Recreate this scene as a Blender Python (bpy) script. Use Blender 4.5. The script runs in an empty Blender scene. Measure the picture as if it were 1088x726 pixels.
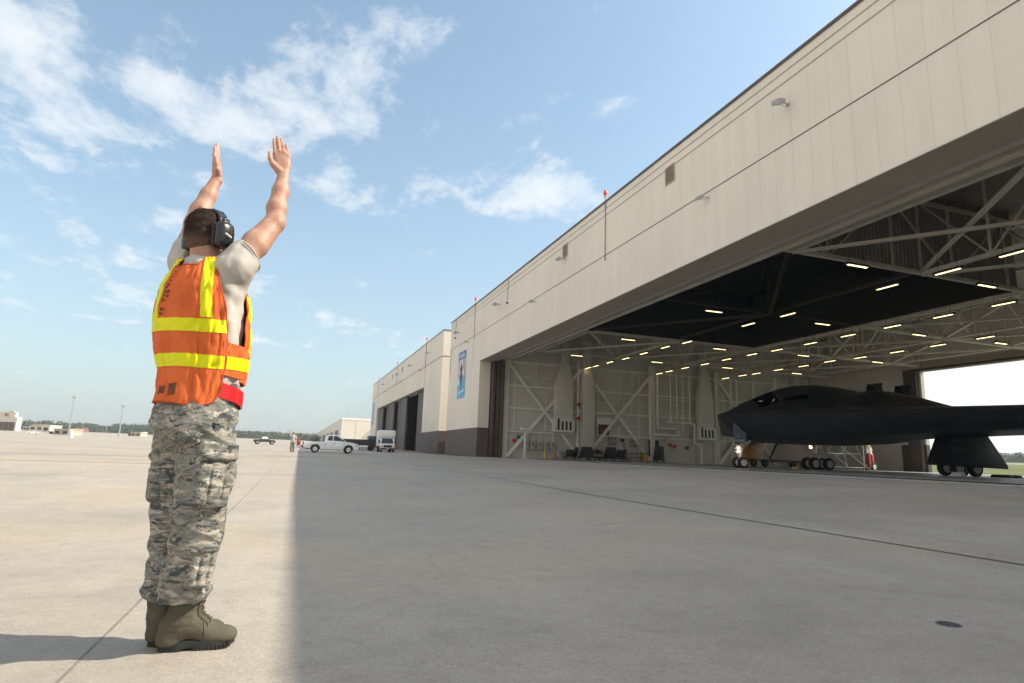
import bpy, bmesh, math, random
import numpy as np
from mathutils import Vector, Matrix, noise as mnoise
random.seed(7); rng = np.random.default_rng(11)
scene = bpy.context.scene
COL = scene.collection
rad = math.radians

# ---------------------------------------------------------------- camera
F_PX = 647.1174545629256
ROT = np.array([[0.94273027, -0.09214284, -0.32057657],
                [-0.33181094, -0.16087803, -0.92952663],
                [0.0340755, 0.9826637, -0.18223859]])
ROT = ROT.T
# columns of CW are the camera's axes in the world
CW = np.array([[0.94273027, -0.09214284, -0.32057657],
               [-0.33181094, -0.16087803, -0.92952663],
               [0.0340755, 0.9826637, -0.18223859]])
EYE = np.array([0.0, 0.0, 0.8])
cam = bpy.data.cameras.new('camera')
cam.sensor_width = 36.0
cam.lens = 36.0 * F_PX / 1088.0
cam.clip_start = 0.05
cam.clip_end = 6000
camo = bpy.data.objects.new('camera', cam)
COL.objects.link(camo)
M = Matrix.Identity(4)
for i in range(3):
    for j in range(3):
        M[i][j] = CW[i, j]
    M[i][3] = EYE[i]
camo.matrix_world = M
scene.camera = camo

def ray(u, v):
    d = np.array([(u - 544.0), -(v - 363.0), -F_PX])
    d /= np.linalg.norm(d)
    return CW @ d
def onX(u, v, X):
    r = ray(u, v); return EYE + r * (X / r[0])
def onY(u, v, Y):
    r = ray(u, v); return EYE + r * (Y / r[1])
def ground_hit(u, v, tmax=1500):
    r = ray(u, v); t = 1.0
    while t < tmax:
        p = EYE + r * t
        if p[2] < ground(p[0], p[1]):
            return p
        t *= 1.002
    return EYE + r * tmax

# ---------------------------------------------------------------- the lie of the land
def ground(x, y):
    fx = min(1.0, max(0.0, 1 - (x - 25) / 60.0))
    d = math.hypot(min(x, 0.0), max(y, 0.0) * fx)
    if d < 12: r = 0.0
    elif d < 90: r = 0.0062 * (d - 12)
    elif d < 700: r = 0.4836 + 0.0128 * (d - 90)
    else: r = 8.29
    ramp = 0.4 * min(1.0, max(0.0, (x - 6.1) / 12.9))
    back = 0.0185 * min(max(0.0, x - 75.0), 500.0)
    return max(r, ramp) + back

# ---------------------------------------------------------------- object helpers
def setp(o, **k):
    for a, b in k.items():
        if b is not None: o[a] = b
    return o
def empty(name, loc=(0, 0, 0), rz=0.0, label=None, category=None, group=None):
    o = bpy.data.objects.new(name, None)
    COL.objects.link(o)
    o.empty_display_size = 0.2
    o.location = loc; o.rotation_euler = (0, 0, rz)
    setp(o, label=label, category=category, group=group)
    o['_org'] = [float(a) for a in loc]
    return o
def org_of(o):
    while o is not None:
        if '_org' in o: return np.array(o['_org'][:])
        o = o.parent
    return np.zeros(3)
def link_mesh(name, me, mats, parent=None, smooth=False, auto=None):
    if not isinstance(mats, (list, tuple)): mats = [mats]
    for m in mats: me.materials.append(m)
    o = bpy.data.objects.new(name, me)
    COL.objects.link(o)
    if parent is not None: o.parent = parent
    if smooth:
        for p in me.polygons: p.use_smooth = True
        if auto is not None:
            me.set_sharp_from_angle(angle=rad(auto))
    return o

class MB:
    """collects shapes (world or local coordinates) and links them as one mesh"""
    def __init__(s): s.v = []; s.f = []; s.m = []
    def add(s, vs, fs, mi=0):
        b = len(s.v)
        s.v += [tuple(map(float, p)) for p in vs]
        s.f += [tuple(b + i for i in q) for q in fs]
        s.m += [mi] * len(fs)
        return s
    def box(s, a, b, mi=0):
        x0, y0, z0 = [min(a[i], b[i]) for i in range(3)]
        x1, y1, z1 = [max(a[i], b[i]) for i in range(3)]
        vs = [(x0, y0, z0), (x1, y0, z0), (x1, y1, z0), (x0, y1, z0), (x0, y0, z1), (x1, y0, z1), (x1, y1, z1), (x0, y1, z1)]
        fs = [(3, 2, 1, 0), (4, 5, 6, 7), (0, 1, 5, 4), (1, 2, 6, 5), (2, 3, 7, 6), (3, 0, 4, 7)]
        return s.add(vs, fs, mi)
    def cbox(s, c, h, R=None, mi=0):
        vs = []
        for dz in (-1, 1):
            for dx, dy in ((-1, -1), (1, -1), (1, 1), (-1, 1)):
                p = Vector((dx * h[0], dy * h[1], dz * h[2]))
                if R is not None: p = R @ p
                vs.append((c[0] + p.x, c[1] + p.y, c[2] + p.z))
        fs = [(3, 2, 1, 0), (4, 5, 6, 7), (0, 1, 5, 4), (1, 2, 6, 5), (2, 3, 7, 6), (3, 0, 4, 7)]
        return s.add(vs, fs, mi)
    def bar(s, p, q, w, h=None, up=(0, 0, 1), mi=0):
        """rectangular bar from p to q, w wide, h high"""
        h = w if h is None else h
        p = Vector(p); q = Vector(q); d = (q - p); L = d.length; d.normalize()
        u = Vector(up)
        if abs(d.dot(u)) > .98: u = Vector((1, 0, 0))
        sd = d.cross(u).normalized(); u = sd.cross(d)
        vs = []
        for e in (p, q):
            for a, b in ((-1, -1), (1, -1), (1, 1), (-1, 1)):
                vs.append(tuple(e + sd * (a * w / 2) + u * (b * h / 2)))
        fs = [(0, 1, 2, 3), (7, 6, 5, 4), (0, 4, 5, 1), (1, 5, 6, 2), (2, 6, 7, 3), (3, 7, 4, 0)]
        return s.add(vs, fs, mi)
    def tube(s, pts, r, n=10, mi=0, caps=True):
        pts = [Vector(p) for p in pts]
        rs = r if isinstance(r, (list, tuple)) else [r] * len(pts)
        vs = []; fs = []
        prev = None
        for i, p in enumerate(pts):
            t = (pts[min(i + 1, len(pts) - 1)] - pts[max(i - 1, 0)]).normalized()
            if prev is None:
                a = Vector((0, 0, 1)) if abs(t.z) < .9 else Vector((1, 0, 0))
                sd = t.cross(a).normalized()
            else:
                sd = (prev - t * prev.dot(t)).normalized()
            prev = sd; u = sd.cross(t)
            for k in range(n):
                an = 2 * math.pi * k / n
                vs.append(tuple(p + (sd * math.cos(an) + u * math.sin(an)) * rs[i]))
        for i in range(len(pts) - 1):
            for k in range(n):
                a = i * n + k; b = i * n + (k + 1) % n
                fs.append((a, a + n, b + n, b))
        if caps:
            fs.append(tuple(range(n)))
            fs.append(tuple(reversed(range((len(pts) - 1) * n, len(pts) * n))))
        return s.add(vs, fs, mi)
    def cyl(s, p, q, r, r2=None, n=16, mi=0):
        return s.tube([p, q], [r, r if r2 is None else r2], n, mi)
    def prism(s, poly, a, b, axis='y', mi=0):
        """poly: 2-D outline; extruded from a to b along axis. axis y: poly=(x,z); x: poly=(y,z); z: poly=(x,y)"""
        def P(u, v, w):
            return {'y': (u, w, v), 'x': (w, u, v), 'z': (u, v, w)}[axis]
        n = len(poly)
        vs = [P(u, v, a) for u, v in poly] + [P(u, v, b) for u, v in poly]
        fs = [tuple(range(n)), tuple(reversed(range(n, 2 * n)))]
        for i in range(n):
            j = (i + 1) % n
            fs.append((i, i + n, j + n, j))
        return s.add(vs, fs, mi)
    def lathe(s, prof, c, axis='z', n=24, mi=0, caps=True):
        """prof: (r, h) pairs along axis from point c"""
        vs = []; fs = []
        for r, h in prof:
            for k in range(n):
                an = 2 * math.pi * k / n
                a, b = r * math.cos(an), r * math.sin(an)
                vs.append({'z': (c[0] + a, c[1] + b, c[2] + h), 'y': (c[0] + a, c[1] + h, c[2] + b), 'x': (c[0] + h, c[1] + a, c[2] + b)}[axis])
        for i in range(len(prof) - 1):
            for k in range(n):
                a = i * n + k; b = i * n + (k + 1) % n
                fs.append((a, b, b + n, a + n))
        if caps: fs.append(tuple(range(n))); fs.append(tuple(range((len(prof) - 1) * n, len(prof) * n)))
        return s.add(vs, fs, mi)
    def build(s, name, mats, parent=None, smooth=False, bevel=0.0, seg=2, auto=40, local=False, label=None):
        o = np.zeros(3) if (parent is None or local) else org_of(parent)
        me = bpy.data.meshes.new(name)
        V = np.array(s.v) - o
        me.from_pydata(V.tolist(), [], s.f)
        if any(s.m):
            for p, m in zip(me.polygons, s.m): p.material_index = m
        bm = bmesh.new(); bm.from_mesh(me)
        bmesh.ops.recalc_face_normals(bm, faces=bm.faces)
        if bevel > 0:
            es = [e for e in bm.edges if len(e.link_faces) == 2 and e.calc_face_angle(0) > rad(25)]
            bmesh.ops.bevel(bm, geom=es, offset=bevel, segments=seg, affect='EDGES', profile=.5, clamp_overlap=True)
        bm.to_mesh(me); bm.free()
        ob = link_mesh(name, me, mats, parent, smooth=smooth or bevel > 0, auto=auto)
        if label: ob['label'] = label
        return ob
def copy_tree(o, parent=None):
    c = o.copy(); COL.objects.link(c)
    if parent is not None: c.parent = parent
    for ch in list(o.children): copy_tree(ch, c)
    return c

# ---------------------------------------------------------------- materials
class NT:
    def __init__(s, name):
        s.m = bpy.data.materials.new(name); s.m.use_nodes = True
        s.t = s.m.node_tree; s.n = s.t.nodes; s.l = s.t.links
        s.b = s.n['Principled BSDF']
        s._tc = None
    def new(s, t, **k):
        n = s.n.new(t)
        for a, b in k.items(): setattr(n, a, b)
        return n
    def put(s, sock, v):
        if v is None: return
        if hasattr(v, 'is_output'): s.l.new(v, sock)
        elif isinstance(v, (tuple, list)):
            if len(v) == 3 and sock.type == 'RGBA': v = (*v, 1)
            sock.default_value = v
        else: sock.default_value = v
    def pos(s):
        if s._tc is None: s._tc = s.new('ShaderNodeNewGeometry')
        return s._tc.outputs['Position']
    def obj(s):
        return s.new('ShaderNodeTexCoord').outputs['Object']
    def mapp(s, vec, scale=(1, 1, 1), loc=(0, 0, 0), rot=(0, 0, 0)):
        n = s.new('ShaderNodeMapping'); s.put(n.inputs['Vector'], vec)
        n.inputs['Scale'].default_value = scale; n.inputs['Location'].default_value = loc; n.inputs['Rotation'].default_value = rot
        return n.outputs[0]
    def noise(s, vec, scale=1.0, detail=4, rough=.55, dist=0.0):
        n = s.new('ShaderNodeTexNoise'); s.put(n.inputs['Vector'], vec)
        n.inputs['Scale'].default_value = scale; n.inputs['Detail'].default_value = detail
        n.inputs['Roughness'].default_value = rough; n.inputs['Distortion'].default_value = dist
        return n.outputs['Fac']
    def vor(s, vec, scale=1.0, feature='F1', out='Distance'):
        n = s.new('ShaderNodeTexVoronoi', feature=feature); s.put(n.inputs['Vector'], vec); n.inputs['Scale'].default_value = scale
        return n.outputs[out]
    def white(s, vec):
        n = s.new('ShaderNodeTexWhiteNoise', noise_dimensions='3D'); s.put(n.inputs['Vector'], vec); return n.outputs['Value']
    def math(s, op, a, b=None, c=None, clamp=False):
        n = s.new('ShaderNodeMath', operation=op); n.use_clamp = clamp
        for i, x in enumerate((a, b, c)): s.put(n.inputs[i], x) if x is not None else None
        return n.outputs[0]
    def ramp(s, fac, stops, interp='LINEAR'):
        n = s.new('ShaderNodeValToRGB'); s.put(n.inputs[0], fac)
        r = n.color_ramp; r.interpolation = interp
        while len(r.elements) < len(stops): r.elements.new(.5)
        for e, (p, c) in zip(r.elements, stops):
            e.position = p
            if not isinstance(c, (tuple, list)): c = (c, c, c)
            e.color = (*c, 1)
        return n.outputs[0]
    def mix(s, fac, a, b, blend='MIX'):
        n = s.new('ShaderNodeMix', data_type='RGBA', blend_type=blend)
        s.put(n.inputs[0], fac); s.put(n.inputs[6], a); s.put(n.inputs[7], b)
        return n.outputs[2]
    def sep(s, vec):
        n = s.new('ShaderNodeSeparateXYZ'); s.put(n.inputs[0], vec); return n.outputs
    def comb(s, x=0., y=0., z=0.):
        n = s.new('ShaderNodeCombineXYZ')
        for i, a in enumerate((x, y, z)): s.put(n.inputs[i], a)
        return n.outputs[0]
    def bump(s, h, strength=.3, dist=.01):
        n = s.new('ShaderNodeBump'); s.put(n.inputs['Height'], h)
        n.inputs['Strength'].default_value = strength; n.inputs['Distance'].default_value = dist
        s.l.new(n.outputs[0], s.b.inputs['Normal'])
    def col(s, v): s.put(s.b.inputs['Base Color'], v)
    def rough(s, v): s.put(s.b.inputs['Roughness'], v)
def C3(c, k): return tuple(min(1., x * k) for x in c)
def mk(name, base, rough=.6, var=.12, scale=2.0, metal=0.0, bump=0.0, bscale=40, spec=.5, emit=None, es=0.0, coat=0.0, rvar=.08):
    t = NT(name)
    v = t.obj()
    n = t.noise(v, scale, 5, .6)
    t.col(t.ramp(n, [(.3, C3(base, 1 - var)), (.7, C3(base, 1 + var))]))
    t.rough(t.math('ADD', rough - rvar / 2, t.math('MULTIPLY', t.noise(v, scale * 3, 3), rvar)))
    t.b.inputs['Metallic'].default_value = metal
    t.b.inputs['Specular IOR Level'].default_value = spec
    t.b.inputs['Coat Weight'].default_value = coat
    if bump: t.bump(t.noise(v, bscale, 3), bump, .01)
    if emit:
        t.b.inputs['Emission Color'].default_value = (*emit, 1); t.b.inputs['Emission Strength'].default_value = es
    return t.m
def glass(name, col=(.02, .025, .03), rough=.05):
    t = NT(name); t.col(col); t.rough(rough); t.b.inputs['Specular IOR Level'].default_value = .8
    return t.m
# ---------------------------------------------------------------- light and sky
SUN = Vector((.703, -.191, .689)).normalized()
sl = bpy.data.lights.new('sun', 'SUN'); sl.energy = 3.95; sl.angle = rad(.22); sl.color = (1, .91, .77)
so = bpy.data.objects.new('sun', sl); COL.objects.link(so)
so.rotation_euler = SUN.to_track_quat('Z', 'Y').to_euler()
so.location = (60, -20, 80)
w = bpy.data.worlds.new('World'); scene.world = w; w.use_nodes = True
def build_world():
    nt = w.node_tree; n = nt.nodes; l = nt.links
    n.clear()
    class W(NT):
        def __init__(s): s.t = nt; s.n = n; s.l = l; s._tc = None
    t = W()
    out = t.new('ShaderNodeOutputWorld'); bg = t.new('ShaderNodeBackground')
    sky = t.new('ShaderNodeTexSky', sky_type='NISHITA'); sky.sun_disc = False
    sky.sun_elevation = rad(43.2); sky.sun_rotation = rad(105.2)
    sky.air_density = 1.0; sky.dust_density = 1.6; sky.ozone_density = 1.6; sky.altitude = 0
    d = t.new('ShaderNodeTexCoord').outputs['Generated']
    x, y, z = t.sep(d)
    zz = t.math('MAXIMUM', z, 0.02)
    k = t.math('DIVIDE', 1.0, t.math('ADD', zz, .12))
    p = t.comb(t.math('MULTIPLY', x, k), t.math('MULTIPLY', y, k), 0.)
    n1 = t.noise(p, 2.6, 10, .62, .3)
    n2 = t.noise(t.mapp(p, loc=(7, 3, 1), scale=(1, .55, 1)), 6.0, 9, .66, .2)
    n3 = t.noise(t.mapp(p, loc=(17, 13, 1), scale=(1, .5, 1)), .55, 5, .5, .4)
    cl = t.math('ADD', t.math('MULTIPLY', n1, .55), t.math('MULTIPLY', n2, .45))
    # where the cloud banks stand: soft patches round given directions
    def patch(u, v, su, sv, amp, tilt=0.):
        c = ray(u, v); c = Vector(c)
        R = Vector(CW[:, 0]); U = Vector(CW[:, 1])
        e1 = (R - c * R.dot(c)).normalized(); e2 = c.cross(e1)
        ca, sa = math.cos(tilt), math.sin(tilt)
        f1 = e1 * ca + e2 * sa; f2 = e2 * ca - e1 * sa
        def dot(f):
            nn = t.new('ShaderNodeVectorMath', operation='DOT_PRODUCT'); t.put(nn.inputs[0], d); nn.inputs[1].default_value = f
            return nn.outputs['Value']
        a = t.math('DIVIDE', dot(f1), su); b = t.math('DIVIDE', dot(f2), sv)
        q = t.math('ADD', t.math('MULTIPLY', a, a), t.math('MULTIPLY', b, b))
        front = t.math('GREATER_THAN', dot(c), 0.)
        return t.math('MULTIPLY', t.math('MULTIPLY', t.math('EXPONENT', t.math('MULTIPLY', q, -1.)), amp), front)
    tot = None
    for a in PATCHES:
        q = patch(*a)
        tot = q if tot is None else t.math('ADD', tot, q)
    base = t.math('MULTIPLY', t.math('SUBTRACT', n3, .5), .25)
    dens = t.math('ADD', t.math('ADD', t.math('MULTIPLY', t.math('SUBTRACT', cl, .5), 2.5), base), t.math('SUBTRACT', tot, .19))
    mask = t.ramp(dens, [(.0, 0.), (.06, .12), (.15, .45), (.28, .78), (.45, 1.)])
    hz = t.ramp(z, [(0., .80), (.12, .55), (.35, .25), (.7, .08)])          # pale air low over the land
    skyc = t.mix(hz, t.mix(1.0, sky.outputs[0], SKYTINT, 'MULTIPLY'), HAZE)
    mask = t.math('MULTIPLY', mask, CLOUDAMT)
    # the low air glows towards the sun
    sv = t.new('ShaderNodeVectorMath', operation='DOT_PRODUCT'); t.put(sv.inputs[0], d); sv.inputs[1].default_value = Vector((.965, -.262, 0.))
    glow = t.math('MULTIPLY', t.ramp(sv.outputs['Value'], [(.32, 0.), (.62, 1.)]), t.ramp(z, [(0., .85), (.25, .55), (.5, 0.)]))
    skyc = t.mix(glow, skyc, (5.2, 5.5, 5.6))
    c = t.mix(mask, skyc, CLOUD)
    # added bright cloud bank, out of view, to fill the shaded sides
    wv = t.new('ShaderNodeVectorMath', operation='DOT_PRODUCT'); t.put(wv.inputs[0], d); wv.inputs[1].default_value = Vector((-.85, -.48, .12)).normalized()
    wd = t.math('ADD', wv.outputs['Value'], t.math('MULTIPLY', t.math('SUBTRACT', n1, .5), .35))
    c = t.mix(t.ramp(wd, [(.30, 0.), (.55, .9)]), c, CLOUDFILL)
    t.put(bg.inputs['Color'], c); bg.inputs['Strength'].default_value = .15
    l.new(bg.outputs[0], out.inputs['Surface'])
PATCHES = [(60, 108, .28, .085, .18, -.18), (205, 100, .26, .075, .20, -.25), (345, 130, .20, .075, .26, -.35), (20, 15, .10, .06, .22, 0), (500, 205, .2, .05, .27, -.02), (600, 215, .12, .05, .24, 0), (390, 195, .10, .04, .14, 0), (60, 185, .14, .05, .15, 0), (170, 275, .12, .06, .17, 0), (640, 190, .06, .05, .1, 0), (300, 340, .3, .06, .10, 0), (430, 375, .14, .06, .12, 0), (60, 320, .2, .05, .10, 0)]
SKYTINT = (1.08, 1.12, .98); HAZE = (2.02, 2.34, 2.56); CLOUD = (4.0, 4.15, 4.25); CLOUDAMT = .85; CLOUDFILL = (3.9, 3.7, 3.45)
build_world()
scene.view_settings.view_transform = 'Standard'; scene.view_settings.look = 'None'
scene.view_settings.exposure = 0.74; scene.view_settings.gamma = 1.0; scene.view_settings.use_curve_mapping = False
scene.cycles.adaptive_threshold = .02; scene.cycles.volume_bounces = 0
scene.cycles.max_bounces = 8; scene.cycles.diffuse_bounces = 5; scene.cycles.glossy_bounces = 3
scene.cycles.transmission_bounces = 4; scene.cycles.transparent_max_bounces = 6
scene.cycles.sample_clamp_indirect = 6.0
scene.cycles.use_denoising = True

# ---------------------------------------------------------------- ground materials
def concrete(name, base, slab=7.6, x0=-.675, y0=1.0, gloss=.75, dirt=1.0, tint=(.9, .86, .8)):
    t = NT(name); P = t.pos(); x, y, z = t.sep(P)
    sx = t.math('DIVIDE', t.math('SUBTRACT', x, x0), slab); sy = t.math('DIVIDE', t.math('SUBTRACT', y, y0), slab)
    cell = t.comb(t.math('FLOOR', sx), t.math('FLOOR', sy), 0.)
    tone = t.white(cell)
    big = t.noise(P, .13, 6, .6, .6); mid = t.noise(P, .9, 6, .62, .4); fine = t.noise(P, 34, 6, .75); grit = t.noise(P, 95, 3, .7)
    c = t.ramp(big, [(.3, C3(base, 1 - .20 * dirt)), (.5, base), (.72, C3(base, 1 + .10 * dirt))])
    c = t.mix(1., c, t.ramp(mid, [(.25, 1 - .17 * dirt), (.55, 1.0), (.8, 1.08)]), 'MULTIPLY')
    c = t.mix(1., c, t.ramp(fine, [(.25, .78), (.7, 1.10)]), 'MULTIPLY')
    c = t.mix(1., c, t.ramp(grit, [(.28, .66), (.5, 1.0), (.75, 1.18)]), 'MULTIPLY')
    c = t.mix(1., c, t.ramp(tone, [(0, .955), (1, 1.03)]), 'MULTIPLY')
    # long rubbed streaks along the taxi line and warmer patches
    st = t.noise(t.mapp(P, scale=(.9, .07, 1), rot=(0, 0, .12)), 1.0, 6, .65, .3)
    c = t.mix(t.ramp(st, [(.50, 0.), (.72, .50 * dirt)]), c, C3(base, .70))
    wm = t.noise(t.mapp(P, loc=(31, 5, 0)), .33, 5, .6, .5)
    c = t.mix(t.ramp(wm, [(.48, 0.), (.72, .7)]), c, (base[0] * 1.06, base[1] * .97, base[2] * .80))
    # small dark spots, oil and rubber
    sp = t.vor(t.mapp(P, loc=(3, 8, 0)), .8); sp2 = t.noise(P, 9, 3)
    c = t.mix(t.ramp(t.math('ADD', sp, t.math('MULTIPLY', sp2, .05)), [(.035, .75), (.06, 0.)]), c, C3(base, .42))
    sp3 = t.noise(t.mapp(P, loc=(2, 6, 0)), 6.5, 5, .7)
    c = t.mix(1., c, t.ramp(sp3, [(.28, .86), (.5, 1.0), (.75, 1.07)]), 'MULTIPLY')
    # hairline cracks here and there
    ck = t.vor(t.mapp(t.comb(t.math('ADD', x, t.math('MULTIPLY', mid, .5)), t.math('ADD', y, t.math('MULTIPLY', fine, .06)), 0.), loc=(4, 9, 0)), .16, 'DISTANCE_TO_EDGE')
    ckm = t.math('MULTIPLY', t.ramp(ck, [(.0015, .8), (.003, 0.)]), t.ramp(big, [(.5, 0.), (.6, 1.)]))
    c = t.mix(ckm, c, C3(base, .45))
    # joints
    def joint(s, wd):
        f = t.math('ABSOLUTE', t.math('SUBTRACT', t.math('FRACT', t.math('ADD', s, .5)), .5))
        return t.math('LESS_THAN', f, wd / slab / 2)
    wob = t.math('MULTIPLY', t.math('SUBTRACT', t.noise(P, 2.0, 3), .5), .002)
    j = t.math('MAXIMUM', joint(t.math('ADD', sx, wob), .013), joint(t.math('ADD', sy, wob), .010))
    jn = t.ramp(t.noise(P, 3.0, 4, .7), [(.3, .45), (.6, .95)])
    c = t.mix(t.math('MULTIPLY', j, jn), c, C3(base, .42))
    t.col(c)
    t.rough(t.ramp(mid, [(.3, gloss - .08), (.7, gloss + .1)]))
    t.b.inputs['Specular IOR Level'].default_value = .35
    h = t.math('ADD', t.math('MULTIPLY', fine, .5), t.math('MULTIPLY', grit, .35))
    h = t.math('SUBTRACT', h, t.math('MULTIPLY', j, 1.2))
    t.bump(h, .35, .006)
    return t.m
M_APRON = concrete('apron_concrete', (.395, .353, .300))
M_FLOOR = concrete('hangar_floor_concrete', (.42, .43, .43), gloss=.42, dirt=.6)
def grass_mat():
    t = NT('grass'); P = t.pos()
    a = t.noise(P, .05, 6, .6); b = t.noise(P, 1.5, 5, .7)
    c = t.ramp(a, [(.3, (.10, .125, .045)), (.6, (.15, .16, .065)), (.75, (.22, .20, .10))])
    c = t.mix(1., c, t.ramp(b, [(.2, .7), (.8, 1.2)]), 'MULTIPLY')
    t.col(c); t.rough(.95); t.b.inputs['Specular IOR Level'].default_value = .1
    return t.m
M_GRASS = grass_mat()
GX = [-2500, -1600, -1000, -700, -520, -400, -300, -230, -180, -140, -110, -85, -65, -50, -38, -28, -20, -14, -10, -7, -5, -3.4, -2.2, -1.2, 0, 1.5, 3, 4.5, 6.1, 8, 10, 12, 14, 16.5, 19, 25, 35, 45, 55, 66.5, 75, 85, 100, 120, 150, 190, 240, 275, 350, 450, 575, 800, 1300, 2500]
GY = [-1500, -600, -250, -120, -60, -30, -16, -8, -4, 0, 1.5, 3, 4.5, 6, 8, 10, 12, 14, 17, 20, 24, 28, 33, 38, 44, 50, 57, 65, 73, 81, 86, 90, 96, 104, 112, 122, 134, 148, 165, 185, 210, 240, 275, 320, 380, 450, 520, 600, 700, 900, 1300, 2500]
def sheet(name, keep, m, dz=0.0):
    idx = {}; vs = []; fs = []
    def V(i, j):
        if (i, j) not in idx:
            idx[(i, j)] = len(vs); vs.append((GX[i], GY[j], ground(GX[i], GY[j]) + dz))
        return idx[(i, j)]
    for i in range(len(GX) - 1):
        for j in range(len(GY) - 1):
            if keep((GX[i] + GX[i + 1]) / 2, (GY[j] + GY[j + 1]) / 2):
                fs.append((V(i, j), V(i + 1, j), V(i + 1, j + 1), V(i, j + 1)))
    me = bpy.data.meshes.new(name); me.from_pydata(vs, [], fs)
    o = link_mesh(name, me, m); o['kind'] = 'structure'
    return o
def is_floor(x, y): return 19 < x < 66.5 and -16 < y < 81
def is_apron(x, y):
    d = math.hypot(min(x, 0), max(y, 0))
    return (not is_floor(x, y)) and x < 75 and y > -250 and d < 520 and not (x > 66.5 and y < 81)
def is_taxi(x, y): return 240 < x < 275 and y > -600
sheet('apron', is_apron, M_APRON)
sheet('taxiway', is_taxi, M_APRON)
sheet('grass_field', lambda x, y: not (is_floor(x, y) or is_apron(x, y) or is_taxi(x, y)), M_GRASS)
# hangar floor slab: a low step up from the apron
fl = MB(); fl.box((19.0, -16, -.2), (66.5, 81, .42))
o = fl.build('hangar_floor', M_FLOOR); o['kind'] = 'structure'
# trench drain along the low line of the apron
def strip(name, m, pts, wd, dz=.004, across='x', kind='structure'):
    vs = []; fs = []
    for i, (x, y) in enumerate(pts):
        if across == 'x': a, b = (x - wd / 2, y), (x + wd / 2, y)
        else: a, b = (x, y - wd / 2), (x, y + wd / 2)
        vs += [(*a, ground(*a) + dz), (*b, ground(*b) + dz)]
        if i: fs.append((2 * i - 2, 2 * i - 1, 2 * i + 1, 2 * i))
    me = bpy.data.meshes.new(name); me.from_pydata(vs, [], fs)
    o = link_mesh(name, me, m); o['kind'] = kind
    return o
M_SLOT = mk('drain_slot', (.07, .07, .068), .8, var=.3)
M_YEL = mk('worn_yellow_paint', (.55, .30, .07), .75, var=.25, scale=6)
M_DARKPATCH = mk('dark_sealed_joint', (.16, .155, .15), .8, var=.3, scale=.6)
strip('drain_channel', M_SLOT, [(6.1, y) for y in GY if -60 <= y <= 104], .036, .006)
def yline(u0, v0, u1, v1, wd, m, name, ext=0):
    a = ground_hit(u0, v0); b = ground_hit(u1, v1)
    y = (a[1] + b[1]) / 2
    xs = sorted([a[0] - ext, b[0]])
    pts = [xs[0]] + [x for x in GX if xs[0] < x < xs[1]] + [xs[1]]
    return strip(name, m, [(x, y) for x in pts], wd, .006, 'y')
yline(0, 489.5, 176, 492.5, .16, M_YEL, 'painted_line', 60)
yline(244, 486, 263, 486, .55, M_YEL, 'painted_line')
yline(0, 467.5, 92, 470.5, .3, M_YEL, 'painted_line', 100)
yline(0, 482.3, 170, 484.5, .22, M_DARKPATCH, 'sealed_joint', 80)
yline(240, 487.6, 300, 486.4, .10, M_DARKPATCH, 'sealed_joint', 0)
# small round metal cover set in the apron
p = ground_hit(1008, 664)
r_cov = empty('metal_cover', tuple(p), 0, 'small dark round metal cover set in the shaded concrete', 'cover')
m = MB(); m.lathe([(.02, .001), (.052, .001), (.052, .006), (.046, .008), (.02, .008)], (0, 0, 0), 'z', 28); m.build('lid', mk('dark_cast_metal', (.05, .055, .06), .5, metal=.4), r_cov, local=True, smooth=True, auto=30)
m = MB(); m.lathe([(.053, .0005), (.060, .0005), (.060, .004), (.053, .004)], (0, 0, 0), 'z', 28); m.build('rim', mk('grey_cast_rim', (.14, .14, .14), .6), r_cov, local=True, smooth=True, auto=30)
# ---------------------------------------------------------------- hangar materials
def panel_mat(name, base, period=1.0):
    t = NT(name); P = t.pos(); x, y, z = t.sep(P)
    u = t.math('DIVIDE', y, period)
    f = t.math('ABSOLUTE', t.math('SUBTRACT', t.math('FRACT', u), .5))
    j = t.ramp(f, [(.486, 0.), (.493, 1.)])
    tone = t.white(t.comb(t.math('FLOOR', t.math('ADD', u, .0)), 0., t.math('FLOOR', t.math('DIVIDE', z, 14.53))))
    streak = t.noise(t.mapp(P, scale=(.6, 1.6, .10)), 1.3, 6, .65); cloud = t.noise(P, .18, 4)
    fine = t.noise(P, 14, 3)
    c = t.ramp(cloud, [(.3, C3(base, .95)), (.7, C3(base, 1.04))])
    c = t.mix(1., c, t.ramp(streak, [(.3, .955), (.55, 1.0), (.8, 1.02)]), 'MULTIPLY')
    c = t.mix(1., c, t.ramp(tone, [(0, .985), (1, 1.01)]), 'MULTIPLY')
    c = t.mix(1., c, t.ramp(fine, [(.3, .975), (.7, 1.02)]), 'MULTIPLY')
    c = t.mix(t.math('MULTIPLY', j, .17), c, C3(base, .55))
    t.col(c); t.rough(.62); t.b.inputs['Specular IOR Level'].default_value = .3
    t.bump(t.math('SUBTRACT', t.math('MULTIPLY', cloud, .4), j), .5, .02)
    return t.m
M_PANEL = panel_mat('cream_wall_panel', (.83, .765, .665))
M_BROWN = mk('dark_brown_panel', (.098, .070, .060), .6, var=.12, scale=.5)
M_DOORLEAF = mk('brown_door_steel', (.085, .062, .054), .55, var=.15, scale=.4)
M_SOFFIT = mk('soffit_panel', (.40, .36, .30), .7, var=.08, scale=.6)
M_COPING = mk('dark_coping_metal', (.10, .075, .06), .5, var=.15)
M_TRIM = mk('reveal_trim', (.46, .41, .345), .7, var=.1)
M_CONDUIT = mk('dark_conduit', (.09, .085, .08), .5, var=.2)
M_INT = mk('interior_wall_paint', (.61, .58, .525), .65, var=.07, scale=.25)
M_STEEL = mk('cream_structural_steel', (.62, .58, .51), .55, var=.12, scale=.8)
M_STEELW = mk('pale_wall_steel', (.84, .82, .76), .55, var=.08, scale=.8)
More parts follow.
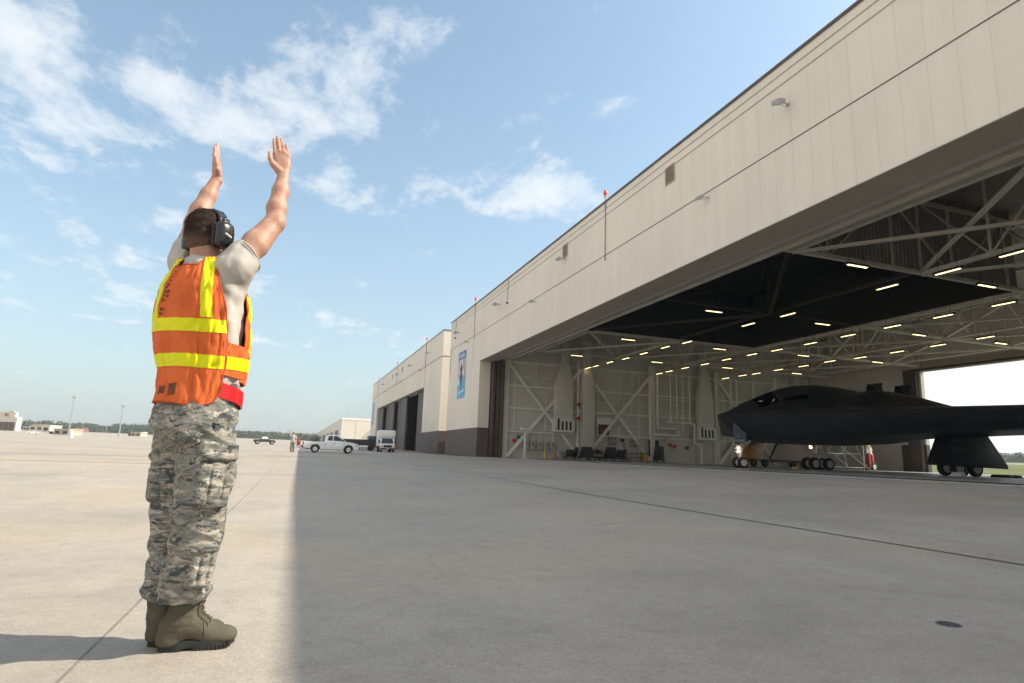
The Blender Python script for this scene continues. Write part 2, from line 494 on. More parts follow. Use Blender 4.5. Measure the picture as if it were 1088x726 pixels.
M_BAYSHADE = mk('painted_bay_shade', (.012, .011, .010), .8, var=.2)  # near-black colour stands in for the unlit inside of the tall bay
M_BLKSTEEL = mk('black_steel_and_bay_shade', (.03, .027, .024), .7, var=.2)
M_ROOFDECK = mk('roof_deck_paint', (.25, .23, .20), .7, var=.15, scale=.3)
M_GALV = mk('galvanised_metal', (.42, .44, .45), .42, var=.15, metal=.6, scale=6)
M_GREYBOX = mk('grey_equipment_enamel', (.46, .46, .43), .5, var=.08)
M_WHITE = mk('white_enamel', (.74, .73, .70), .45, var=.05)
M_REDP = mk('red_paint', (.50, .035, .03), .4, var=.1)
M_DKRED = mk('dark_red_panel', (.10, .018, .018), .5, var=.15)
M_ORANGE = mk('orange_equipment_paint', (.36, .16, .03), .45, var=.15)
M_YELP = mk('yellow_equipment_paint', (.68, .45, .05), .45, var=.12)
M_RUB = mk('black_rubber', (.018, .018, .018), .8, var=.25, scale=8)
M_DKEQ = mk('dark_equipment_enamel', (.035, .036, .036), .5, var=.25)
M_LENS = mk('lamp_lens_glass', (.5, .52, .54), .15, var=.05)
M_TUBE = mk('lit_lamp_tube', (.9, .85, .6), .5, var=0, emit=(1., .78, .38), es=2.0)
def corrugated(name, base):
    t = NT(name); P = t.pos(); x, y, z = t.sep(P)
    wv = t.math('SINE', t.math('MULTIPLY', t.math('ADD', x, y), 2 * math.pi / .30))
    n = t.noise(P, .5, 5)
    t.col(t.ramp(n, [(.3, C3(base, .85)), (.7, C3(base, 1.12))])); t.rough(.55)
    t.bump(wv, 1.0, .06)
    return t.m
M_CORR = corrugated('corrugated_sheet', (.30, .285, .265))
M_LOUVRE = mk('louvre_brown', (.48, .40, .31), .6, var=.1)
M_LDARK = mk('louvre_slot_dark', (.03, .028, .025), .8, var=.1)

ZF = .42
# ---------------------------------------------------------------- the near hangar
H = empty('aircraft_hangar', (19.0, 33.0, ZF), 0, 'huge cream hangar with its long door open and a black aircraft inside', 'hangar')
XF = 19.0; Y0, Y1 = 0.0, 66.0; ZL = 11.2; ZT = 18.43
m = MB(); m.box((XF, -16, ZL), (20.8, 81, ZT)); m.build('fascia', M_PANEL, H)
m = MB(); m.box((XF, Y1, .2), (20.3, 81, ZL - .003)); m.build('pier', M_PANEL, H)
m = MB(); m.box((XF, -16, .2), (20.3, Y0, ZL - .003)); m.build('pier', M_PANEL, H)
m = MB(); m.box((XF - .012, Y1 - .012, .2), (20.31, 81.012, 3.65)); m.build('wainscot', M_BROWN, H)
m = MB(); m.box((XF - .012, -16.01, .2), (20.31, Y0 + .012, 3.65)); m.build('wainscot', M_BROWN, H)
m = MB(); m.box((XF - .06, -16.06, ZT), (66.6, 81.06, ZT + .09)); 
# coping as a rim only
m = MB(); m.box((XF - .07, -16.07, ZT - .05), (XF + .35, 81.07, ZT + .09)); m.box((XF + .35, 80.6, ZT - .05), (66.57, 81.07, ZT + .09)); m.box((XF + .35, -16.07, ZT - .05), (66.57, -15.6, ZT + .09)); m.box((66.1, -15.6, ZT - .05), (66.57, 80.6, ZT + .09)); m.build('coping', M_COPING, H)
m = MB(); m.box((XF - .02, -16, 14.51), (XF - .001, 81, 14.55)); m.box((XF - .035, 80.2, ZL), (XF - .002, 80.26, 14.5)); m.build('conduit_run', M_CONDUIT, H)
for z in (17.91, 17.41):
    m = MB(); m.box((XF - .03, -16, z), (XF - .001, 81, z + .045)); m.build('wall_reveal', M_TRIM, H)
m = MB(); m.box((XF - .02, 69.0, ZL), (XF - .001, 69.05, 14.5)); m.build('wall_reveal', M_TRIM, H)
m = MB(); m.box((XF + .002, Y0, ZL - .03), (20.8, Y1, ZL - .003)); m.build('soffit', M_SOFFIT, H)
m = MB(); m.box((20.3, 80.4, .2), (66.5, 81, ZT - .05)); m.build('side_wall', M_PANEL, H)
m = MB(); m.box((20.3, 80.997, .2), (66.5, 81.012, 3.65)); m.build('wainscot', M_BROWN, H)
m = MB(); m.box((20.3, -16, .2), (66.5, -15.4, ZT - .05)); m.build('side_wall', M_PANEL, H)
XB = 66.0; BY0, BY1 = 13.0, 49.33; BZ = 11.55
m = MB(); m.box((XB, BY1, .2), (66.5, 80.4, ZT - .05)); m.box((XB, -15.4, .2), (66.5, BY0, ZT - .05)); m.box((XB, BY0, BZ), (66.5, BY1, ZT - .05)); m.build('back_wall', M_INT, H)
m = MB(); m.box((XB - .012, BY1 - .012, .2), (66.51, BY1 + 3, 3.4)); m.build('wainscot', M_BROWN, H)
m = MB(); m.box((XB - .5, BY1 + .25, ZF), (XB - .02, BY1 + 1.75, BZ + .3)); m.box((XB - .5, BY0 - 1, BZ + .05), (XB - .02, BY1 + .25, BZ + .3)); m.build('back_door_leaf', M_DOORLEAF, H)
m = MB(); m.box((20.8, -15.4, 17.3), (66, 80.4, 17.6)); m.build('roof', M_ROOFDECK, H)
m = MB(); m.box((21.6, 65.5, ZF), (XB, 65.9, 17.3)); m.build('interior_wall', M_INT, H)
m = MB(); m.box((21.6, -.4, ZF), (XB, 0.0, 17.3)); m.build('interior_wall', M_INT, H)
# stacked door leaves
for i, (x, y) in enumerate([(20.42, 65.2), (20.86, 64.9), (21.25, 64.5)]):
    for sgn, ya, yb in ((1, y, y + 12), (-1, 66 - y - 12, 66 - y)):
        m = MB(); m.box((x, ya, ZF + .04), (x + .30, yb, ZL - .06))
        for k in range(6):
            zz = ZF + 1 + k * 1.7
            m.box((x - .03, ya - .02, zz), (x, yb, zz + .12))
        m.build('door_leaf', M_DOORLEAF, H)
# floor rail and head tracks
m = MB()
for x in (20.55, 21.0, 21.4):
    m.box((x - .05, -12, ZF + .002), (x + .05, 78, ZF + .02))
m.build('floor_rail', M_BLKSTEEL, H)
for x, z in ((21.0, ZL + .15), (21.7, ZL + .35), (22.3, ZL + .25)):
    m = MB(); m.box((x - .05, Y0, z), (x + .05, Y1, z + .55)); m.box((x - .18, Y0, z - .05), (x + .18, Y1, z)); m.build('door_track', M_STEEL, H)
# wall frame: columns, girts, braces
COLX = [22.0 + 9.5 * k for k in range(5)] + [65.2]
for x in COLX:
    m = MB(); m.box((x - .28, 65.05, ZF), (x - .20, 65.5, 12.2)); m.box((x + .20, 65.05, ZF), (x + .28, 65.5, 12.2)); m.box((x - .2, 65.24, ZF), (x + .2, 65.32, 12.2)); m.box((x - .4, 64.95, ZF), (x + .4, 65.5, ZF + .06)); m.build('wall_column', M_STEELW, H)
    m = MB(); m.box((x - .28, 0, ZF), (x + .28, .45, 12.2)); m.build('wall_column', M_STEELW, H)
for z in (3.27, 5.9, 8.45, 11.2):
    m = MB(); m.box((21.7, 65.26, z), (65.9, 65.498, z + .18)); m.build('wall_girt', M_STEELW, H)
m = MB(); m.box((65.86, BY1 + .3, 5.9), (65.998, 65.4, 6.0)); m.build('wall_girt', M_STEELW, H)
for a, b in ((0, 1), (1, 2), (3, 4)):
    xa, xb = COLX[a] + .25, COLX[b] - .25
    for p, q in (((xa, 65.18, 11.0), (xb, 65.18, .6)), ((xa, 65.0, .6), (xb, 65.0, 11.0))):
        m = MB(); m.bar(p, q, .34, .12, up=(0, 1, 0)); m.build('wall_brace', M_STEELW, H)
# roof steel: bottom chords, top chords and webs on a grid
GXs = [24.3, 33.9, 43.1, 53.0, 61.5]; GYs = [1.5, 12.7, 24.7, 37.0, 49.2, 61.4]
ZB, ZTOP = 12.1, 16.6
RX0, RX1, RY0, RY1 = 24.3, 42.6, 24.95, 48.95      # the tall bay over the aircraft, its shade painted black
def in_bay(x, y): return RX0 - .1 < x < RX1 + .3 and RY0 + .1 < y < RY1 - .1
def truss(p, q, n, mat, depth=None):
    """one roof truss between two points: two chords, posts and diagonals"""
    m = MB(); p = Vector(p); q = Vector(q)
    top = Vector((0, 0, ZTOP - ZB))
    m.bar(p, q, .26, .22); m.bar(p + top, q + top, .22, .2)
    for k in range(n + 1):
        a = p.lerp(q, k / n)
        m.bar(a, a + top, .12, .12)
        if k < n:
            b = p.lerp(q, (k + 1) / n)
            if k % 2: m.bar(a, b + top, .10, .10)
            else: m.bar(a + top, b, .10, .10)
    m.build('roof_truss', mat, H)
for x in GXs:
    segs = [(1.5, 65.3)] if x > RX1 else [(1.5, 24.7), (49.2, 65.3)]
    for a, b in segs: truss((x, a, ZB), (x, b, ZB), max(2, round((b - a) / 4.1)), M_STEEL)
for y in GYs:
    segs = [(43.1, 65.8)] if RY0 + .1 < y < RY1 - .1 else [(21.9, 65.8)]
    for a, b in segs: truss((a, y, ZB + .03), (b, y, ZB + .03), max(2, round((b - a) / 4.7)), M_STEEL)
# flat bracing in the plane of the bottom chords
for i in range(len(GXs) - 1):
    for j in range(len(GYs) - 1):
        xa, xb, ya, yb = GXs[i], GXs[i + 1], GYs[j], GYs[j + 1]
        bay = in_bay((xa + xb) / 2, (ya + yb) / 2)
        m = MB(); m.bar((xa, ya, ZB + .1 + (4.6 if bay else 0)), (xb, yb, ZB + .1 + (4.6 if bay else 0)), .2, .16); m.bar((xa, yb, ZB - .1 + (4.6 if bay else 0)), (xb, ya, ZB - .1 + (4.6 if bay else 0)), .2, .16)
        m.build('roof_brace', M_BLKSTEEL if bay else M_STEEL, H)  # steel inside the bay is blackened to paint in its shade
# curtain walls of the tall bay: corrugated sheet outside, shade painted in as black inside
m = MB(); m.box((RX0 - 1.6, RY0 - .06, ZB + .2), (RX1, RY0 - .02, 17.3)); m.build('draft_curtain', M_CORR, H)
m = MB(); m.box((RX0 - 1.6, RY0 - .016, ZB + .2), (RX1, RY0 + .05, 17.3)); m.box((RX0 - 1.6, RY1 - .05, ZB + .1), (RX1, RY1 - .002, 17.3)); m.box((RX1 - .06, RY0, ZB + .1), (RX1 - .004, RY1, 17.3)); m.build('bay_shade_lining', M_BAYSHADE, H)
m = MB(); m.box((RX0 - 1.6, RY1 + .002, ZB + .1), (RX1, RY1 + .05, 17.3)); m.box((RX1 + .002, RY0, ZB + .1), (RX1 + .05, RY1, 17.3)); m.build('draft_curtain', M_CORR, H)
m = MB(); m.box((21.2, RY0 + .05, 17.2), (RX1 - .1, RY1 - .1, 17.29)); m.box((22.55, RY0 + .06, ZB - .4), (22.62, RY1 - .1, 17.2)); m.build('bay_shade_ceiling', M_BAYSHADE, H)
for p, q in (((24.3, 37, 12.3), (42.9, 37, 12.3)), ((33.9, 24.8, 12.3), (33.9, 49.1, 12.3)), ((24.3, 49, 12.2), (33.9, 37, 12.2)), ((24.3, 25, 12.2), (33.9, 37, 12.2)), ((33.9, 37, 12.2), (33.9, 37, 17))):
    m = MB(); m.bar(p, q, .2, .2); m.build('roof_brace', M_BLKSTEEL, H)  # steel across the bay, darkness of the unlit bay put into its colour
# pendant lamps: (x, y, along y?)
LAMPS = [(911, 282.7, 0), (1007, 288.6, 1), (942.7, 305, 1), (1048.6, 304, 0), (1078, 269, 1), (1002, 336, 1), (948, 347, 1), (901, 356.6, 1), (861, 365, 1), (1066, 323, 1), (976.5, 356, 0), (853.7, 378, 0), (914, 380, 1), (953, 374, 1), (996.5, 367, 1), (1047, 358.7, 1), (1063.6, 365, 0), (881.7, 384, 1), (932.4, 385, 0), (853.7, 389, 1), (846.6, 397, 0), (837, 334.5, 1), (874, 344.5, 0), (758.5, 331, 0), (795, 345, 1), (667.5, 361, 0), (707, 369, 1), (684, 375.6, 1), (664.8, 381, 1), (648, 385, 1), (633, 389, 1), (625, 391, 1), (730, 363.7, 1), (764.6, 371, 0), (698, 385, 0), (772, 382, 1), (749, 387, 1), (728, 391, 1), (711, 394.6, 1), (700.6, 397, 1), (799, 376.7, 1), (773, 391, 0), (771, 402, 1), (789, 399, 1), (803.5, 397, 1), (827, 393, 1), (825.5, 372, 1), (613, 378, 0)]
LP = empty('hangar_light', (0, 0, 0), 0, 'lit strip lamp hanging from the hangar roof steel', 'ceiling light', 'lit strip lamps under the hangar roof')
m = MB(); m.prism([(-.13, 0), (.13, 0), (.09, .12), (-.09, .12)], -.78, .78, 'y'); m.build('housing', M_BLKSTEEL, LP, bevel=.015)
m = MB(); m.box((-.075, -.66, -.03), (.075, .66, -.002)); m.build('tube', M_TUBE, LP, bevel=.015)
for s in (-1, 1):
    m = MB(); m.tube([(0, .5 * s, .12), (0, .5 * s, .95)], .012, 6); m.build('hanger', M_BLKSTEEL, LP)
ZLAMP = 11.12
def lamp_where(x, y):
    # a plain name for the part of the roof a lamp hangs in
    row = 'front row' if x < 29 else 'second row' if x < 34 else 'third row' if x < 38.5 else 'fourth row' if x < 43 else 'fifth row' if x < 48 else 'sixth row' if x < 52 else 'rear row'
    return row
first = True; seen = {}
rows = {}
for u, v, al in LAMPS:
    r = ray(u, v); k = (ZLAMP - EYE[2]) / r[2]
    rows.setdefault(lamp_where(*(EYE + r * k)[:2]), []).append((float((EYE + r * k)[0]), float((EYE + r * k)[1]), al))
ORD = ['first', 'second', 'third', 'fourth', 'fifth', 'sixth', 'seventh', 'eighth', 'ninth', 'tenth', 'eleventh', 'twelfth', 'thirteenth', 'fourteenth', 'fifteenth']
for rn, ls in rows.items():
    ls.sort(key=lambda a: -a[1])
    for i, (x, y, al) in enumerate(ls):
        o = LP if first else copy_tree(LP); first = False
        o.location = (x, y, ZLAMP); o.rotation_euler = (0, 0, 0 if al else math.pi / 2)
        o['label'] = 'lit strip lamp in the %s back from the door, %s from the left wall' % (rn, ORD[i])
# ---------------------------------------------------------------- wall-mounted fixtures outside
FL = empty('floodlight', (0, 0, 0), 0, 'grey floodlight on a bracket high on the cream wall', 'floodlight', 'floodlights on the hangar fronts')
m = MB(); m.tube([(0, 0, 0), (-.62, 0, .02)], .03, 8); m.box((-.03, -.09, -.09), (.0, .09, .09)); m.build('bracket', M_GALV, FL)
R_ = Matrix.Rotation(rad(-32), 3, 'Y') @ Matrix.Rotation(rad(20), 3, 'X')
m = MB(); m.cbox((-.72, .04, -.06), (.24, .28, .13), R_); m.cbox((-.66, .04, .10), (.12, .15, .07), R_); m.build('lamp_head', M_GALV, FL, bevel=.03)
m = MB(); m.cbox((-.79, .04, -.19), (.19, .23, .01), R_); m.build('lens', M_LENS, FL)
m = MB(); m.tube([(-.05, 0, 0), (-.25, -.03, -.22), (-.5, -.03, -.22), (-.62, 0, -.05)], .012, 6); m.build('cable', M_RUB, FL)
up = [(19.1, 'large floodlight nearest the viewer high on the near hangar'), (42.6, 'floodlight under the louvred vent left of the tall rod on the near hangar'), (59.3, 'floodlight high on the near hangar below a thin conduit'), (76.4, 'floodlight above the blue and red banner, nearest the hangar corner'),
      (94.6, 'upper floodlight nearest the bright end wall on the far hangar'), (110.8, 'second upper floodlight from the corner of the far hangar'), (125.9, 'third upper floodlight from the corner of the far hangar'), (147.0, 'farthest upper floodlight along the far hangar')]
lo = [(24.7, 'small floodlight under the band line, nearest the viewer'), (49.0, 'small floodlight under the band line near the middle of the near hangar'), (71.0, 'small floodlight on the band line between banner and door opening'),
      (100.7, 'lower floodlight by the door corner of the far hangar'), (121.5, 'middle lower floodlight over the door of the far hangar'), (143.4, 'farthest lower floodlight over the door of the far hangar')]
first = True
for k, (y, lab) in enumerate(up + lo):
    o = FL if first else copy_tree(FL); first = False
    hi = k < len(up)
    o.location = (19.0 - .04, y, 16.25 if hi else 14.2)
    s = (.80 if hi else .62); o.scale = (s, s, s); o.rotation_euler = (0, 0, rad((10, -12, 6, 18, -8, 5, 12, 0, -15, 10, -5, 8, 0, 5)[k]))
    o['label'] = lab
VT = empty('wall_vent', (0, 0, 0), 0, 'brown louvred vent', 'vent', 'louvred vents on the hangar fronts')
m = MB(); m.box((-.05, -.48, -.55), (-.001, -.40, .55)); m.box((-.05, .40, -.55), (-.001, .48, .55)); m.box((-.05, -.40, .48), (-.001, .40, .55)); m.box((-.05, -.40, -.55), (-.001, .40, -.48)); m.build('frame', M_LOUVRE, VT)
m = MB(); m.box((-.012, -.40, -.48), (-.002, .40, .48)); m.build('backing', M_LDARK, VT)
m = MB()
for i in range(6): m.cbox((-.032, 0, -.39 + i * .155), (.045, .398, .02), Matrix.Rotation(rad(30), 3, 'Y'))
m.build('slats', M_LOUVRE, VT)
first = True
for y, z, lab in ((28.1, 17.0, 'brown louvred vent nearest the viewer on the near hangar'), (42.75, 16.98, 'brown louvred vent just above a floodlight on the near hangar'), (121.5, 16.8, 'nearer of two small louvred vents on the far hangar'), (134.7, 16.8, 'farther of two small louvred vents on the far hangar')):
    o = VT if first else copy_tree(VT); first = False
    o.location = (19.0, y, z); o['label'] = lab
M_BEACON = mk('red_beacon_glass', (.75, .06, .03), .25, var=.05); M_AMBER = mk('amber_beacon_glass', (.85, .35, .05), .25, var=.05)
BC = empty('obstruction_light', (0, 0, 0), 0, '', 'beacon', 'red obstruction lights on the hangar roofs')
m = MB(); m.tube([(-.04, 0, -4.3), (-.04, 0, .45)], .025, 8); m.build('rod', M_CONDUIT, BC)
m = MB()
for z in (-4.25, -3.4, -1.6, -.4): m.box((-.09, -.05, z), (-.001, .05, z + .08))
m.build('clamps', M_GALV, BC)
m = MB(); m.lathe([(.05, .45), (.12, .5), (.14, .62), (.10, .80), (.03, .86)], (-.04, 0, 0)); m.build('red_lens', M_BEACON, BC, smooth=True)
m = MB(); m.lathe([(.03, .33), (.09, .36), (.09, .45), (.05, .46)], (-.04, 0, 0)); m.build('amber_lens', M_AMBER, BC, smooth=True)
first = True
for y, lab in ((35.9, 'red roof beacon on a tall rod in the middle of the near hangar'), (68.8, 'red roof beacon on a rod near the left end of the near hangar'), (97.9, 'red roof beacon nearest the lit end of the far hangar'), (128.7, 'red roof beacon in the middle of the far hangar roof'), (158.9, 'red roof beacon at the far end of the far hangar')):
    o = BC if first else copy_tree(BC); first = False
    o.location = (18.97, y, 18.43); o['label'] = lab
m = MB()
for y in (56.8, 78.2):
    m = MB(); m.tube([(18.965, y, 16.2 if y < 60 else 16.3), (18.965, y, 18.3)], .022, 6); m.lathe([(.02, 0), (.1, .02), (.12, .12), (.08, .2), (.02, .22)], (18.9, y, 15.75)); 
    o = m.build('conduit_pipe', M_CONDUIT); o['label'] = 'thin roof conduit dropping to a camera dome, %s' % ('midway along the near hangar' if y < 60 else 'above the hanging banner'); o['category'] = 'conduit'; o['group'] = 'conduit drops on the near hangar'
# banner
BN = empty('banner', (18.97, 74.0, 10.4), 0, 'tall blue, red and white banner hanging on the hangar pier', 'banner')
M_BBLUE = mk('banner_blue', (.10, .22, .50), .7, var=.1); M_BCYAN = mk('banner_light_blue', (.16, .45, .72), .7, var=.12, scale=.6); M_BRED = mk('banner_red', (.55, .08, .10), .7, var=.1); M_BWHT = mk('banner_white', (.70, .71, .73), .7, var=.06); M_BDARK = mk('banner_figure_dark', (.06, .08, .11), .7, var=.4, scale=3)
yb0, yb1 = 72.2, 75.8
m = MB(); m.box((18.955, yb0, 7.5), (18.985, yb1, 13.4)); m.build('cloth', M_BCYAN, BN)
m = MB(); m.box((18.951, yb0, 12.4), (18.9545, yb1, 13.4)); m.build('header', M_BBLUE, BN)
m = MB(); m.box((18.951, yb0, 10.3), (18.9545, yb1, 12.395)); m.prism([(yb1 - 1.0, 9.2), (yb1, 9.2), (yb1, 10.3), (yb1 - .7, 10.3)], 18.951, 18.9545, 'x'); m.build('white_field', M_BWHT, BN)
m = MB()
for a in (yb0 + .25, yb1 - .55): m.prism([(a, 10.3), (a + .3, 9.9), (a + .36, 12.39), (a + .06, 12.39)], 18.947, 18.9505, 'x')
m.prism([(73.2, 11.1), (73.45, 11.0), (73.4, 12.39), (73.15, 12.39)], 18.947, 18.9505, 'x')
m.build('red_stripes', M_BRED, BN)
m = MB(); m.prism([(74.1, 8.3), (74.3, 9.4), (74.75, 10.2), (74.55, 10.7), (74.8, 11.2), (74.5, 11.5), (74.6, 12.2), (74.35, 12.25), (74.1, 11.5), (73.8, 11.7), (73.55, 11.2), (73.8, 10.7), (73.5, 10.2), (73.8, 9.4)], 18.943, 18.9465, 'x'); m.build('dark_emblem', M_BDARK, BN)
def text_mesh(s, size, name, mat, parent, loc, ux, uy, depth=.004, shear=0.):
    """raised lettering: ux is the reading direction, uy the letters' up"""
    cu = bpy.data.curves.new(name, 'FONT'); cu.body = s; cu.size = size; cu.align_x = 'CENTER'; cu.align_y = 'CENTER'; cu.extrude = depth / 2; cu.shear = shear; cu.resolution_u = 2
    tmp = bpy.data.objects.new('tmp', cu); COL.objects.link(tmp)
    bpy.context.view_layer.update()
    me = bpy.data.meshes.new_from_object(tmp.evaluated_get(bpy.context.evaluated_depsgraph_get()))
    bpy.data.objects.remove(tmp)
    ux = Vector(ux).normalized(); uy = Vector(uy).normalized(); uz = ux.cross(uy)
    o_ = Vector(loc) - Vector(org_of(parent)) if parent is not None else Vector(loc)
    for vv in me.vertices:
        c = vv.co.copy(); vv.co = o_ + ux * c.x + uy * c.y + uz * c.z
    me.name = name
    return link_mesh(name, me, mat, parent)
# the banner's wording is too small to read: pale strokes where it stands
for k, (a, w_, z0_, z1_) in enumerate(((75.35, .42, 12.60, 13.12), (74.80, .34, 12.62, 13.18), (74.28, .40, 12.58, 13.14), (73.62, .46, 12.60, 13.20), (73.0, .26, 12.64, 13.1))):
    m = MB(); m.prism([(a, z0_), (a - w_ * .75, z0_ + .05), (a - w_, z1_ - .12), (a - w_ * .4, z1_), (a - .04, z1_ - .1)], 18.946, 18.9505, 'x'); m.build('header_mark', M_BWHT, BN)
for a, w_, z0_, z1_ in ((75.3, .9, 8.0, 8.42), (74.2, .7, 8.1, 8.5), (73.35, .75, 8.15, 8.6), (74.0, 1.0, 7.72, 7.86)):
    m = MB(); m.prism([(a, z0_), (a - w_, z0_ + .08), (a - w_ * .92, z1_), (a - w_ * .1, z1_ - .1)], 18.949, 18.9545, 'x'); m.build('footer_mark', M_BWHT, BN)

# ---------------------------------------------------------------- the far hangar
H2 = empty('aircraft_hangar', (19.0, 86.0, .46), 0, 'second cream hangar beyond, with brown sliding doors and sunlit end wall', 'hangar')
ya, yb = 85.6, 171.0; z0 = .2
D0, D1, DZ = 98.2, 159.0, 11.1
m = MB(); m.box((19, ya, DZ), (20.6, yb, 18.3)); m.build('fascia', M_PANEL, H2)
m = MB(); m.box((19, ya, z0), (20.6, D0, DZ - .002)); m.build('pier', M_PANEL, H2)
m = MB(); m.box((19, D1, z0), (20.6, yb, DZ - .002)); m.build('pier', M_PANEL, H2)
m = MB(); m.box((20.6, ya, z0), (66, ya + .6, 18.3)); m.build('end_wall', M_PANEL, H2)
m = MB(); m.box((20.6, yb - .6, z0), (66, yb, 18.3)); m.build('end_wall', M_PANEL, H2)
m = MB(); m.box((65.4, ya + .6, z0), (66, yb - .6, 18.3)); m.build('back_wall', M_PANEL, H2)
m = MB(); m.box((20.6, ya + .6, 17.2), (65.4, yb - .6, 17.6)); m.build('roof', M_ROOFDECK, H2)
m = MB(); m.box((18.94, ya - .06, 18.3), (19.35, yb + .06, 18.42)); m.box((19.35, ya - .06, 18.3), (66.06, ya + .3, 18.42)); m.build('coping', M_COPING, H2)
for a, b in ((ya - .012, D0 + .012), (D1 - .012, yb + .012)):
    m = MB(); m.box((18.988, a, z0), (20.61, b, 3.75)); m.build('wainscot', M_BROWN, H2)
m = MB(); m.box((20.61, ya - .012, z0), (66, ya + .1, 3.75)); m.build('wainscot', M_BROWN, H2)
m = MB(); m.box((18.97, ya - .03, 14.45), (18.999, yb, 14.53)); m.box((18.97, ya - .03, 14.45), (66, ya - .001, 14.53)); m.box((18.97, 98.0, DZ), (18.999, 98.07, 18.3)); m.build('conduit_run', M_CONDUIT, H2)
m = MB(); m.prism([(97.2, 9.1), (97.2, 9.0)], 0, 1) if False else None
for i, (p, q, x) in enumerate(((D0 + .3, 107.5, 19.9), (117.0, 124.0, 19.5), (123.0, 131.5, 20.1), (133.0, 141.0, 19.5), (140.5, 149, 20.1), (150.5, 158.6, 19.5))):
    m = MB(); m.box((x, p, .7), (x + .3, q, DZ - .1))
    for k in range(6): m.box((x - .03, p + .01, 1.4 + 1.7 * k), (x - .001, q - .01, 1.52 + 1.7 * k))
    m.box((x - .05, p + .02, .72), (x - .031, p + .14, DZ - .12)); m.box((x - .05, q - .14, .72), (x - .031, q - .02, DZ - .12))
    m.build('door_leaf', M_DOORLEAF, H2)
m = MB(); m.box((26, 90, .62), (26.3, 168, 17.0)); m.bar((25.8, 108, 1), (25.8, 121, 11), .25); m.bar((25.8, 121, 1), (25.8, 108, 11), .25); m.build('interior_partition', M_BROWN, H2)
# narrow blue banner at its far pier
m = MB(); m.box((18.95, 165.2, 7.2), (18.985, 168.0, 13.2)); o = m.build('banner', M_BCYAN); o['label'] = 'narrow pale blue banner at the far end of the far hangar'; o['category'] = 'banner'

# ---------------------------------------------------------------- the low third hangar
zb = ground(19, 285)
H3 = empty('aircraft_hangar', (19, 290, zb), 0, 'low cream hangar farthest off, sunlit end wall behind the white pickup', 'hangar')
p0, p1 = 285.0, 640.0; zt = 13.6
m = MB(); m.box((19, p0, zb - 1), (80, p1, zt)); m.build('wall', M_PANEL, H3)
m = MB(); m.box((18.9, p0 - .1, zt), (80.1, p1, zt + .25)); m.build('coping', M_PANEL, H3)
m = MB(); m.box((19, p0 + 2, zt + .25), (42, p1, zt + .9)); m.build('roof', M_PANEL, H3)
for a, b, c in ((305, 330, 9.5), (352, 372, 9.5), (392, 416, 9.8), (440, 480, 10), (510, 560, 10.2)):
    m = MB(); m.box((18.9, a, zb + .3), (19.0 - .002, b, c)); m.build('door', M_DOORLEAF, H3)
m = MB(); m.box((34, p0 - 1.6, 9.2), (41.5, p0 - .01, 12.0)); m.build('plant_box', M_PANEL, H3)
m = MB(); m.box((38.6, p0 - 1.65, 10.0), (40.6, p0 - 1.601, 11.8)); m.build('fan_louvre', M_LDARK, H3)
m = MB(); m.box((25.2, p0 - .05, zb), (25.35, p0 - .001, zt)); m.build('wall_seam', M_TRIM, H3)
# ---------------------------------------------------------------- the black flying-wing aircraft
AX, AY, AZ = 26.3, 33.9, ZF
def skin_mat():
    t = NT('charcoal_aircraft_skin'); P = t.pos(); x, y, z = t.sep(P)
    n = t.noise(P, .35, 5, .6); f = t.noise(P, 6, 4)
    px = t.math('ABSOLUTE', t.math('SUBTRACT', t.math('FRACT', t.math('DIVIDE', t.math('ADD', x, t.math('MULTIPLY', y, .649)), 2.6)), .5))
    c = t.ramp(n, [(.3, (.020, .022, .026)), (.7, (.031, .033, .039))])
    c = t.mix(t.ramp(px, [(.488, 0.), (.494, .6)]), c, (.012, .012, .014))
    t.col(c); t.rough(t.ramp(f, [(.3, .36), (.7, .48)])); t.b.inputs['Specular IOR Level'].default_value = .32
    return t.m
M_SKIN = skin_mat()
M_CANOPY = glass('cockpit_glass', (.006, .006, .008), .03)
M_GEARW = mk('gear_white_paint', (.55, .55, .53), .45, var=.12, scale=8)
M_GEARD = mk('gear_door_grey', (.13, .165, .205), .5, var=.12, scale=2)
M_MARK = mk('pale_stencil', (.5, .54, .58), .6, var=.1)
M_INTAKE = mk('intake_black', (.006, .006, .006), .8, var=.1)
M_LAMPON = mk('lit_landing_lamp', (1, .8, .6), .3, var=0, emit=(1., .62, .32), es=7.0)
def interp(x, pts):
    return float(np.interp(x, [p[0] for p in pts], [p[1] for p in pts]))
TE_ = [(0, 20.9), (5.6, 17.3), (10.2, 20.3), (16.6, 16.1), (24.6, 21.2), (26.2, 18.6)]
HUMP = [(-1, 3.4), (0, 3.4), (.5, 3.62), (1, 3.84), (2.5, 4.48), (4, 5.15), (5, 5.50), (6, 5.72), (7.5, 5.86), (9, 5.82), (11, 5.6), (13, 5.2), (15, 4.75), (17, 4.3), (19, 3.85), (20.9, 3.42)]
NAC = [(5.0, 3.4), (6.2, 3.9), (7.2, 4.75), (8.5, 5.2), (10, 5.15), (12, 4.9), (14.5, 4.45), (17, 3.9), (19, 3.4)]
def zle(l): return 3.36 + .004 * l
def af_top(t): return max(0., 2.6 * math.sqrt(t) - 1.0 * t - 3.6 * t * t + 2.9 * t ** 3 - .9 * t ** 4) / .93
